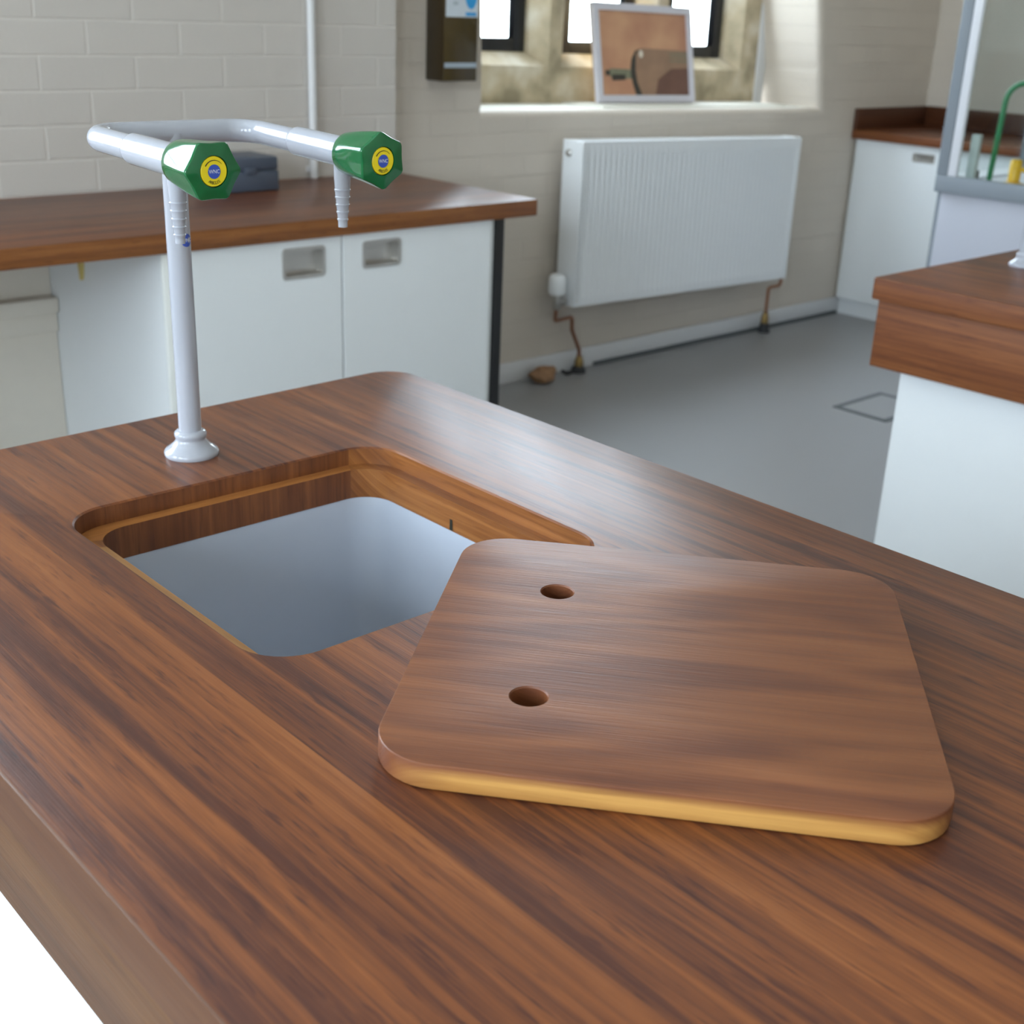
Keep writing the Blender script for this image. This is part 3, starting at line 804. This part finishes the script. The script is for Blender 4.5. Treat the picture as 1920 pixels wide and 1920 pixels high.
def door(parent, u0, u1, v0, v1, fn, hole=None, th=0.018, name='door'):
    bm = bmesh.new()
    o = [(u0, v0), (u1, v0), (u1, v1), (u0, v1)]
    f1 = loop(bm, offset_poly(o, 0.0015), 0.0, fn); f2 = loop(bm, o, -0.0015, fn); b1 = loop(bm, o, -th, fn)
    bridge(bm, f2, f1); bridge(bm, b1, f2)
    if hole:
        hh = rrect(hole[0] + .003, hole[1] - .003, hole[2] + .003, hole[3] - .003, 0.008, n=4)
        h1 = loop(bm, hh, 0.0, fn); h2 = loop(bm, hh, -th, fn)
        bridge(bm, h1, h2); fill(bm, [f1, h1]); fill(bm, [b1, h2])
    else:
        bm.faces.new(f1); bm.faces.new(b1)
    return obj(name, bm, M['white'], parent, smooth=False)

# ------------------------------------------------------------------ back-left run: worktop, cabinet, leg
wt2 = bmesh.new()
box(wt2, -3.0, 1.5253, 1.3045, YP - 0.001, -0.05, 0.0, bev=0.003)
for f in wt2.faces:
    if f.normal.y < -0.8 or f.normal.x > 0.8: f.material_index = 1
tag(obj('worktop', wt2, [M['counter'], M['counter_edge']], origin=(0, 1.6, -0.05), ang=30), 'long wooden worktop along the pale blockwork wall on the left', 'worktop')
cab = empty('cabinet', 'white two-door cabinet under the left worktop with two steel recessed handles', 'cabinet', (0.82, 1.68, FZ))
YD = 1.3225
obj('carcass', mb((0.266, 0.284, YD + 0.012, YP - 0.002, FZ, -0.051), (1.355, 1.373, YD + 0.012, YP - 0.002, FZ, -0.051), (0.284, 1.355, YP - 0.02, YP - 0.002, FZ, -0.051), (0.284, 1.355, YD + 0.04, YP - 0.02, FZ + 0.08, FZ + 0.1)), M['white'], cab, smooth=False)
bm = mb((0.266, 0.300, YD, YD + 0.011, FZ, -0.051), bev=0.001)
obj('edge_stile', bm, M['whitedge'], cab)
yf = lambda x, z, w: (x, YD - w, z)
for (a, b, h) in ((0.303, 0.804, (0.6115, 0.7503, -0.158, -0.072)), (0.809, 1.352, (0.8732, 1.0097, -0.1533, -0.0741))):
    dd = door(cab, a, b, FZ + 0.1, -0.052, yf, hole=h)
    cup_handle(dd, *h, yf)
obj('plinth', mb((0.302, 1.352, YD + 0.04, YD + 0.06, FZ, FZ + 0.08)), M['whitedge'], cab, smooth=False)
bm = mb((1.3765, 1.4095, 1.325, 1.360, FZ, -0.0505), bev=0.002)
tag(obj('steel_post', bm, M['black'], origin=(1.39, 1.342, FZ)), 'black square steel leg under the right end of the left worktop', 'leg')
# little pale wedge tucked under the worktop by the cabinet side
bm = bmesh.new()
A = [bm.verts.new(p) for x in (0.2652, 0.2532) for p in ((x, 1.81, -0.0505), (x, 1.755, -0.0505), (x, 1.79, -0.198))]
bm.faces.new((A[0], A[2], A[1])); bm.faces.new(A[3:]); 
for i in range(3): bm.faces.new((A[i], A[(i + 1) % 3], A[3 + (i + 1) % 3], A[3 + i]))
tag(obj('wedge_tag', bm, M['tag'], smooth=False, origin=(0.263, 1.78, -0.2)), 'small pointed yellow tag hanging below the left worktop', 'tag')

# case on the worktop
cs = empty('storage_case', 'blue-grey storage case on the left worktop behind the tap', 'case', (0.83, 1.91, 0.0))
obj('case_base', mb((0.735, 0.930, 1.829, 1.985, 0.0003, 0.060), bev=0.006), M['casegrey'], cs)
obj('case_lid', mb((0.737, 0.928, 1.831, 1.983, 0.0610, 0.100), bev=0.005), M['casegrey'], cs)
obj('latch', mb((0.806, 0.850, 1.824, 1.830, 0.050, 0.070), bev=0.002), M['casegrey'], cs)

# white conduit on the blockwork wall
cd = empty('conduit', 'white vertical conduit pipe on the blockwork wall', 'conduit', (1.177, YP - 0.018, 0.0))
bm = bmesh.new(); tube(bm, [(1.177, YP - 0.020, 0.0005), (1.177, YP - 0.020, CZ)], 0.0135, 20)
obj('pipe', bm, M['skirting'], cd)
for z in (0.02, 0.75):
    obj('clip', mb((1.160, 1.194, YP - 0.012, YP, z, z + 0.018)), M['skirting'], cd, smooth=False)

# ------------------------------------------------------------------ things on the window wall
ds = empty('wall_dispenser', 'smoked brown wall dispenser with a white and blue label beside the window', 'dispenser', (1.795, YB, 0.297))
bm = mb((1.719, 1.873, YB - 0.100, YB - 0.001, 0.2965, 0.82), bev=0.004)
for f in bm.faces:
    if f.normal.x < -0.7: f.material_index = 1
obj('body', bm, [M['smoke'], M['smokeside']], ds)
yq = YB - 0.1006
lb = obj('label', mb((1.727, 1.870, yq - 0.0008, yq + 0.0005, 0.507, 0.66)), M['paper'], ds, smooth=False)
tag(lb, label='white label with blue drop mark')
bm = bmesh.new()
pts = [(0.0, -0.034), (0.014, -0.027), (0.024, -0.010), (0.028, 0.012), (0.028, 0.07), (-0.028, 0.07), (-0.028, 0.012), (-0.024, -0.010), (-0.014, -0.027)]
A = [bm.verts.new((1.838 + x, yq - 0.0014, 0.566 + z)) for x, z in pts]; bm.faces.new(A)
A = [bm.verts.new(p) for p in ((1.814, yq - .0014, 0.511), (1.862, yq - .0014, 0.511), (1.862, yq - .0014, 0.523), (1.814, yq - .0014, 0.523))]; bm.faces.new(A)
obj('blue_mark', bm, M['sky_blue'], lb, smooth=False)
bm = bmesh.new(); 
A = [bm.verts.new((1.838 + 0.012 * math.cos(2 * PI * k / 16), yq - 0.0019, 0.596 + 0.010 * math.sin(2 * PI * k / 16))) for k in range(16)]; bm.faces.new(A)
obj('white_mark', bm, M['letter'], lb, smooth=False)
bm = bmesh.new()
A = [bm.verts.new((1.745 + 0.008 * math.cos(2 * PI * k / 16), yq - 0.0014, 0.578 + 0.009 * math.sin(2 * PI * k / 16))) for k in range(16)]; bm.faces.new(A)
obj('green_mark', bm, M['leaf'], lb, smooth=False)
bm = bmesh.new()
for z, x1 in ((0.572, 1.79), (0.545, 1.78)):
    A = [bm.verts.new(p) for p in ((1.757, yq - .0014, z), (x1, yq - .0014, z), (x1, yq - .0014, z + 0.012), (1.757, yq - .0014, z + 0.012))]; bm.faces.new(A)
obj('grey_mark', bm, M['greyprint'], lb, smooth=False)
obj('strip', mb((1.724, 1.868, yq - 0.002, yq + 0.0005, 0.342, 0.358)), M['strip'], ds, smooth=False)

# picture leaning in the niche
px0, px1 = 2.822, 3.472
pic = empty('picture', 'framed photograph of a brown bottle leaning on the stone window ledge', 'picture', (3.147, 2.36, 0.178))
HP = 0.405; lean = math.radians(11.0)
Mp = Matrix.Translation((2.836, 2.355, 0.1925 + slope(2.836))) @ Matrix.Rotation(-0.0163, 4, 'Y').inverted() @ Matrix.Rotation(-lean, 4, 'X')
wf, fw, fd = 0.628, 0.030, 0.022
def PB(bm, x0, x1, z0, z1, d0, d1, mi=0, bev=0.0):
    n0 = len(bm.verts)
    sub = bmesh.new(); box(sub, x0, x1, d0, d1, z0, z1, bev=bev, mi=mi)
    bmesh.ops.transform(sub, matrix=Mp, verts=sub.verts)
    me = bpy.data.meshes.new('tmp'); sub.to_mesh(me); sub.free(); bm.from_mesh(me); bpy.data.meshes.remove(me)
bm = bmesh.new()
PB(bm, 0, fw, 0, HP, -fd, 0); PB(bm, wf - fw, wf, 0, HP, -fd, 0); PB(bm, fw, wf - fw, 0, fw, -fd, 0); PB(bm, fw, wf - fw, HP - fw, HP, -fd, 0)
obj('frame', bm, M['frame'], pic, smooth=False)
bm = bmesh.new(); PB(bm, 0.002, wf - 0.002, 0.002, HP - 0.002, 0.0, 0.008)
obj('backing', bm, M['timber'], pic, smooth=False)
bm = bmesh.new()
def PP_(pts, d, mi):
    A = [bm.verts.new(Mp @ Vector((x, -d, z))) for x, z in pts]; f = bm.faces.new(A); f.material_index = mi
W0, H0, W1, H1 = fw, fw, wf - fw, HP - fw
PP_([(W0, H0), (W1, H0), (W1, H1), (W0, H1)], 0.012, 0)
fx = lambda a: W0 + a * (W1 - W0); fz = lambda a: H0 + a * (H1 - H0)
PP_([(fx(x), fz(z)) for x, z in ((0.44, 0.0), (1.0, 0.0), (1.0, 0.555), (0.47, 0.57), (0.42, 0.55), (0.37, 0.47), (0.345, 0.34), (0.345, 0.25), (0.38, 0.13))], 0.0125, 1)
PP_([(fx(x), fz(z)) for x, z in ((0.38, 0.0), (0.45, 0.0), (0.40, 0.16), (0.385, 0.30), (0.40, 0.50), (0.44, 0.56), (0.39, 0.535), (0.345, 0.44), (0.33, 0.34), (0.33, 0.24), (0.345, 0.14))], 0.0128, 2)
PP_([(fx(x), fz(z)) for x, z in ((0.10, 0.21), (0.335, 0.20), (0.335, 0.31), (0.10, 0.32))], 0.0125, 3)
PP_([(fx(x), fz(z)) for x, z in ((0.05, 0.235), (0.105, 0.235), (0.105, 0.30), (0.05, 0.30))], 0.0125, 2)
PP_([(fx(x), fz(z)) for x, z in ((0.12, 0.175), (0.27, 0.185), (0.27, 0.25), (0.12, 0.25))], 0.0128, 2)
PP_([(fx(x), fz(z)) for x, z in ((0.60, 0.0), (1.0, 0.0), (1.0, 0.34), (0.80, 0.33), (0.64, 0.20))], 0.0128, 4)
for zz in (0.42, 0.47, 0.51):
    PP_([(fx(x), fz(z)) for x, z in ((0.78, zz), (1.0, zz - 0.01), (1.0, zz + 0.012), (0.78, zz + 0.015))], 0.0130, 3)
PP_([(fx(0.455 + 0.022 * math.cos(2 * PI * k / 12)), fz(0.50 + 0.045 * math.sin(2 * PI * k / 12))) for k in range(12)], 0.0131, 5)
obj('print', bm, [M['print_bg'], M['print_body'], M['print_dark'], M['print_neck'], M['print_shadow'], M['print_light']], pic, smooth=False)

# radiator
rd = empty('radiator', 'white ribbed panel radiator mounted low on the window wall', 'radiator', (3.07, 2.0, -0.60))
RX0, RX1, RYF, RYB = 2.366, 3.782, 1.950, 2.062
rz = lambda x: -0.0243 * (x - 2.366)          # it hangs slightly out of level
RZ1, RZ0 = 0.076, -0.571
bm = bmesh.new()
def shear(p): return (p[0], p[1], p[2] + rz(p[0]))
# front panel: flutes between flat margins
prof = [(RX0 + 0.012, RYF), (RX0 + 0.035, RYF)]
nfl = 44; xa, xb_ = RX0 + 0.035, RX1 - 0.035; pit = (xb_ - xa) / nfl
for k in range(nfl):
    x = xa + k * pit
    prof += [(x + pit * 0.20, RYF + 0.0075), (x + pit * 0.48, RYF + 0.0075), (x + pit * 0.68, RYF), (x + pit, RYF)]
prof += [(RX1 - 0.012, RYF)]
za, zb_ = RZ0 + 0.045, RZ1 - 0.055
top = [bm.verts.new(shear((x, y, zb_))) for x, y in prof]; low = [bm.verts.new(shear((x, y, za))) for x, y in prof]
flat_t = [bm.verts.new(shear((x, RYF, zb_ + 0.012))) for x, y in prof]; flat_b = [bm.verts.new(shear((x, RYF, za - 0.012))) for x, y in prof]
edge_t = [bm.verts.new(shear((x, RYF + 0.004, RZ1 - 0.004))) for x, y in prof]; edge_b = [bm.verts.new(shear((x, RYF + 0.004, RZ0 + 0.004))) for x, y in prof]
for a_, b_ in ((top, low), (flat_t, top), (low, flat_b), (edge_t, flat_t), (flat_b, edge_b)):
    for i in range(len(prof) - 1): bm.faces.new((a_[i], a_[i + 1], b_[i + 1], b_[i]))
obj('front_panel', bm, M['radiator'], rd, ang=60)
def sbox(x0, x1, y0, y1, z0, z1, bev=0.0):
    b = bmesh.new(); box(b, x0, x1, y0, y1, z0, z1, bev=bev)
    for v_ in b.verts: v_.co = Vector(shear(v_.co))
    return b
obj('rear_panel', sbox(RX0 + 0.012, RX1 - 0.012, RYB - 0.02, RYB, RZ0 + 0.01, RZ1 - 0.01), M['radiator'], rd, smooth=False)
bm = bmesh.new()
for k in range(60):
    x = RX0 + 0.02 + k * (RX1 - RX0 - 0.05) / 59
    b = sbox(x, x + 0.011, RYF + 0.012, RYB - 0.02, RZ1 - 0.012, RZ1 - 0.004); me = bpy.data.meshes.new('t'); b.to_mesh(me); b.free(); bm.from_mesh(me); bpy.data.meshes.remove(me)
for y in (RYF + 0.002, RYB - 0.022):
    b = sbox(RX0 + 0.012, RX1 - 0.012, y, y + 0.014, RZ1 - 0.008, RZ1, bev=0.002); me = bpy.data.meshes.new('t'); b.to_mesh(me); b.free(); bm.from_mesh(me); bpy.data.meshes.remove(me)
obj('top_grille', bm, M['radiator'], rd, smooth=False)
for x0, x1 in ((RX0, RX0 + 0.012), (RX1 - 0.012, RX1)):
    obj('side_panel', sbox(x0, x1, RYF + 0.001, RYB, RZ0 + 0.002, RZ1 + 0.001, bev=0.004), M['radiator'], rd)
bm = bmesh.new(); lathe(bm, [(0.0, 0), (0.014, 0), (0.014, 0.006), (0.008, 0.010), (0.008, 0.016), (0.0, 0.016)], 20, Matrix.Translation((RX0 + 0.001, 2.025, 0.028)) @ Matrix.Rotation(-PI / 2, 4, 'Y'))
obj('bleed_plug', bm, M['steel'], rd)
# thermostatic valve
bm = bmesh.new(); vx, vy = 2.318, 2.005
lathe(bm, [(0.0, -0.438), (0.024, -0.438), (0.032, -0.444), (0.035, -0.452), (0.036, -0.500), (0.034, -0.515), (0.026, -0.520), (0.0, -0.520)], 28, Matrix.Translation((vx, vy, 0)))
tv_ = obj('valve_head', bm, M['radiator'], rd, ang=40)
bm = bmesh.new(); lathe(bm, [(0.0, -0.5195), (0.024, -0.5195), (0.024, -0.532), (0.017, -0.535), (0.017, -0.575), (0.013, -0.580), (0.0, -0.580)], 20, Matrix.Translation((vx, vy, 0)))
tube(bm, [(vx, vy, -0.552), (RX0 + 0.03, vy, -0.552)], 0.014, 16)
obj('valve_body', bm, M['steel'], rd, ang=40)
bm = bmesh.new()
tube(bm, round_path([(vx, vy, -0.575), (2.330, 2.02, -0.632), (2.447, 2.04, -0.634), (2.455, 2.045, -0.69), (2.510, 2.05, -0.785), (2.520, 2.055, -0.883)], 0.016, 6), 0.0085, 14)
pp = obj('supply_pipe', bm, M['copper'], rd, ang=50)
bm = bmesh.new(); lathe(bm, [(0.0, -0.812), (0.013, -0.812), (0.015, -0.825), (0.019, -0.832), (0.019, -0.856), (0.0, -0.856)], 18, Matrix.Translation((2.517, 2.0535, 0)))
obj('fitting', bm, M['brass'], pp, ang=40)
bm = bmesh.new(); lathe(bm, [(0.0, -0.857), (0.022, -0.857), (0.030, -0.868), (0.032, -0.8835), (0.0, -0.8835)], 18, Matrix.Translation((2.515, 2.0535, 0)))
tube(bm, round_path([(2.50, 2.05, -0.874), (2.44, 2.045, -0.876), (2.415, 2.05, -0.862)], 0.02, 5), 0.008, 10)
obj('floor_collar', bm, M['rubber'], pp, ang=40)
bm = bmesh.new()
rx_ = 3.86
tube(bm, round_path([(rx_, 2.03, -0.60), (rx_, 2.035, -0.660), (3.785, 2.045, -0.664), (3.790, 2.05, -0.883)], 0.016, 6), 0.0085, 14)
bm2 = bm
bmesh.ops.translate(bm2, verts=[v_ for v_ in bm2.verts if v_.co.z > -0.63], vec=(0.0, 0.0, 0.0))
pp = obj('return_pipe', bm, M['copper'], rd, ang=50)
bm = bmesh.new(); tube(bm, [(rx_, 2.03, -0.610), (rx_, 2.028, -0.588), (RX1 - 0.02, 2.02, -0.588)], 0.011, 14)
obj('lockshield', bm, M['steel'], pp, ang=50)
bm = bmesh.new(); lathe(bm, [(0.0, -0.785), (0.013, -0.785), (0.015, -0.80), (0.019, -0.81), (0.019, -0.838), (0.0, -0.838)], 18, Matrix.Translation((3.790, 2.05, 0)))
obj('fitting', bm, M['brass'], pp, ang=40)
bm = bmesh.new(); lathe(bm, [(0.0, -0.838), (0.021, -0.838), (0.026, -0.868), (0.03, -0.8835), (0.0, -0.8835)], 18, Matrix.Translation((3.790, 2.05, 0)))
obj('floor_collar', bm, M['rubber'], pp, ang=40)

# stone on the floor
bm = bmesh.new(); bmesh.ops.create_icosphere(bm, subdivisions=3, radius=1.0)
for v_ in bm.verts:
    n_ = noise.noise(v_.co * 1.6 + Vector((3.1, 1.2, 0.4))) * 0.38 + noise.noise(v_.co * 4.1) * 0.16
    c = v_.co * (1 + n_)
    v_.co = Vector((2.285 + c.x * 0.062, 2.030 + c.y * 0.045, max(FZ + 0.0003, -0.851 + c.z * 0.036)))
tag(obj('stone', bm, M['rock'], smooth=False, origin=(2.285, 2.03, FZ)), 'lumpy brown stone on the floor against the skirting by the radiator pipe', 'stone')

# floor access cover
fc = empty('floor_cover', 'square floor access cover outlined by a dark metal trim beside the right-hand bench', 'floor cover', (3.17, 0.98, FZ))
bm = bmesh.new(); t = 0.024
x0, x1, y0_, y1_ = 3.0, 3.34, 0.86, 1.105
box(bm, x0, x0 + t, y0_, y1_, FZ, FZ + 0.003); box(bm, x1 - t, x1, y0_, y1_, FZ, FZ + 0.003); box(bm, x0 + t, x1 - t, y1_ - t, y1_, FZ, FZ + 0.003); box(bm, x0 + t, x1 - t, y0_, y0_ + t, FZ, FZ + 0.003)
obj('trim', bm, M['drain'], fc, smooth=False)
obj('cover_plate', mb((x0 + t, x1 - t, y0_ + t, y1_ - t, FZ, FZ + 0.002)), M['floor'], fc, smooth=False)

# ------------------------------------------------------------------ right-hand wall run
XF = 4.4535
bm = bmesh.new(); box(bm, XF - 0.03, XR - 0.001, -2.2, YB - 0.001, 0.0, 0.042, bev=0.003)
for f in bm.faces:
    if f.normal.x < -0.8: f.material_index = 1
wt4 = empty('worktop', 'wooden corner worktop along the far right wall with a raised back edge', 'worktop', (4.76, 0.0, 0.0))
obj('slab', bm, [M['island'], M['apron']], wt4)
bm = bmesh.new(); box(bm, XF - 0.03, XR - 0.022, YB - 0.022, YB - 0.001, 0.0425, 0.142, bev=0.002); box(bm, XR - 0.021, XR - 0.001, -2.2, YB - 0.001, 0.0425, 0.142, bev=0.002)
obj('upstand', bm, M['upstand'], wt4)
xf = lambda y, z, w: (XF - w, y, z)
ws_ = [(2.098, 1.60), (1.595, 1.05), (1.045, 0.50), (0.495, -0.05), (-0.055, -0.6)]
labs = ['white corner cabinet under the far right worktop beside the window wall', 'white cabinet under the far right worktop, left of those seen through the fume cupboard',
        'white cabinet under the far right worktop behind the middle of the fume cupboard', 'white cabinet under the far right worktop behind the right side of the fume cupboard', 'white cabinet under the far right worktop farthest from the window wall']
for (yb_, ya_), lab in zip(ws_, labs):
    c = empty('wall_cabinet', lab, 'cabinet', (4.75, (ya_ + yb_) / 2, FZ), group='white cabinets along the far right wall')
    obj('carcass', mb((XF + 0.019, XR - 0.002, ya_ + .001, yb_ - .001, FZ + 0.085, -0.001)), M['white'], c, smooth=False)
    hcy = ya_ + 0.115
    h = (hcy - 0.058, hcy + 0.062, -0.078, -0.036)
    dd = door(c, ya_ + 0.002, yb_ - 0.002, FZ + 0.085, -0.003, xf, hole=h)
    cup_handle(dd, *h, xf, rim=0.008, r=0.006, depth=0.018)
    obj('plinth', mb((XF + 0.035, XF + 0.05, ya_, yb_, FZ, FZ + 0.084)), M['white'], c, smooth=False)
    obj('gable', mb((XF + 0.002, XF + 0.018, yb_ + 0.0, yb_ + 0.003, FZ + 0.09, -0.003)), M['whitedge'], c, smooth=False)
# bench instrument on that worktop, seen through the glass
ins_ = empty('bench_instrument', 'pale grey bench instrument on the far right worktop seen through the fume cupboard glass', 'instrument', (4.80, 1.11, 0.042))
obj('housing', mb((4.66, 4.94, 0.95, 1.27, 0.0425, 0.115), bev=0.015), M['instrument'], ins_)
obj('pan', mb((4.70, 4.86, 1.01, 1.21, 0.1155, 0.130), bev=0.005), M['hoodwhite'], ins_)

# ------------------------------------------------------------------ mobile fume cupboard
HX, HXB, HY1, HY0, HT = 3.10, 3.74, 0.872, -0.20, 1.35
fh = empty('fume_cupboard', 'glass-sided mobile fume cupboard with a grey frame behind the right-hand bench', 'fume cupboard', (3.42, 0.33, FZ))
obj('base_panel', mb((HX + 0.02, HXB - 0.02, HY0 + 0.02, HY1 - 0.02, FZ + 0.06, -0.022), bev=0.004), M['hoodbase'], fh)
obj('corner_strip', mb((HX + 0.026, HX + 0.06, HY1 - 0.02, HY1 - 0.004, FZ + 0.06, -0.022)), M['hood'], fh, smooth=False)
bm = mb((HX, HX + 0.04, HY0, HY1, -0.021, 0.038), (HX + 0.04, HXB - 0.04, HY1 - 0.04, HY1, -0.021, 0.012), (HX + 0.04, HXB - 0.04, HY0, HY0 + 0.04, -0.021, 0.038), bev=0.003)
obj('lower_rail', bm, M['hood'], fh)
obj('rear_rail', mb((HXB - 0.04, HXB, HY0, HY1, -0.021, 0.012), bev=0.003), M['hoodwhite'], fh)
bm = mb((HX, HX + 0.04, HY0, HY1, HT, HT + 0.05), (HXB - 0.04, HXB, HY0, HY1, HT, HT + 0.05), (HX + 0.04, HXB - 0.04, HY1 - 0.04, HY1, HT, HT + 0.05), (HX + 0.04, HXB - 0.04, HY0, HY0 + 0.04, HT, HT + 0.05), bev=0.003)
obj('upper_rail', bm, M['hood'], fh)
for x0, x1 in ((HX, HX + 0.03), (HXB - 0.03, HXB)):
    for y0_, y1_ in ((HY0, HY0 + 0.042), (HY1 - 0.042, HY1)):
        obj('post', mb((x0, x1, y0_, y1_, 0.0385, HT - 0.001), bev=0.003), M['hood'], fh)
obj('sash_guide', mb((HX + 0.002, HX + 0.022, HY1 - 0.076, HY1 - 0.043, 0.0385, HT - 0.001), bev=0.003), M['hoodwhite'], fh)
obj('work_surface', mb((HX + 0.04, HXB - 0.04, HY0 + 0.04, HY1 - 0.04, -0.02, 0.012)), M['hoodwhite'], fh, smooth=False)
for nm, b in (('front_pane', (HX + 0.010, HX + 0.014, HY0 + 0.043, HY1 - 0.077, 0.0385, HT - .002)), ('rear_pane', (HXB - 0.016, HXB - 0.012, HY0 + 0.043, HY1 - 0.043, 0.0385, HT - .002)),
              ('side_pane', (HX + 0.031, HXB - 0.031, HY1 - 0.014, HY1 - 0.010, 0.0385, HT - .002)), ('side_pane', (HX + 0.031, HXB - 0.031, HY0 + 0.010, HY0 + 0.014, 0.0385, HT - .002))):
    obj(nm, mb(b), M['glass'], fh, smooth=False)
for x, y in ((HX + 0.1, HY0 + 0.1), (HX + 0.1, HY1 - 0.1), (HXB - 0.1, HY0 + 0.1), (HXB - 0.1, HY1 - 0.1)):
    bm = bmesh.new(); lathe(bm, [(0.0, -0.03), (0.022, -0.03), (0.03, -0.012), (0.03, 0.012), (0.022, 0.03), (0.0, 0.03)], 20, Matrix.Translation((x, y, FZ + 0.0305)) @ Matrix.Rotation(PI / 2, 4, 'Y'))
    obj('castor', bm, M['rubber'], fh)
bm = bmesh.new()
tube(bm, round_path([(3.30, 0.77, 0.012), (3.30, 0.755, 0.36), (3.30, 0.46, 0.37), (3.30, 0.46, 0.05)], 0.07, 8), 0.010, 16)
tag(obj('service_tube', bm, M['tubegreen'], fh, ang=50), label='green bent service tube')
bm = bmesh.new()
lathe(bm, [(0.0, 0.0125), (0.042, 0.0125), (0.042, 0.020), (0.02, 0.026), (0.02, 0.03), (0.021, 0.03), (0.021, 0.098), (0.016, 0.104), (0.0, 0.104)], 24, Matrix.Translation((3.28, 0.665, 0)))
tube(bm, [(3.28, 0.665, 0.070), (3.28, 0.587, 0.072)], [0.009, 0.006], 14)
tag(obj('gas_tap', bm, M['tapyellow'], fh, ang=40), label='yellow gas outlet')
bm = bmesh.new(); lathe(bm, [(0.0, 0.0125), (0.008, 0.0125), (0.008, 0.05), (0.0, 0.05)], 14, Matrix.Translation((3.28, 0.81, 0)))
obj('stud', bm, M['black'], fh)

obj('inner_panel', mb((3.16, 3.18, 0.757, 0.790, 0.0125, 0.185), bev=0.002), plain('grey_green_panel', (0.42, 0.47, 0.44, 1), 0.4), fh)

# ------------------------------------------------------------------ right-hand island bench
XI, YI = 1.3724, 0.0113
wi = empty('worktop', 'thick wooden bench top with a deep apron at the right edge of the frame', 'worktop', (1.85, -1.1, -0.05))
bm = bmesh.new()
prism(bm, rrect(XI, 2.32, -2.4, YI, 0.012, n=4), -0.05, 0.0, ch=0.003)
for f in bm.faces:
    if f.normal.z < 0.5: f.material_index = 1
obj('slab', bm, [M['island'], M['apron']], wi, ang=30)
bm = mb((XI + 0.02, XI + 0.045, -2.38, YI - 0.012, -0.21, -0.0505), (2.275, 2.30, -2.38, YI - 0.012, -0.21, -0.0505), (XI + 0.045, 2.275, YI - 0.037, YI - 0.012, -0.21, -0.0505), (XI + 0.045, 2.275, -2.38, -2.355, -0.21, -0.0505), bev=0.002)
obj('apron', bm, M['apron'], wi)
ci = empty('base_cabinet', 'white cabinet base under the right-hand wooden bench top', 'cabinet', (1.85, -1.15, FZ))
obj('carcass', mb((XI + 0.10, 2.22, -2.3, -0.040, FZ + 0.0005, -0.2105), bev=0.002), M['white'], ci)
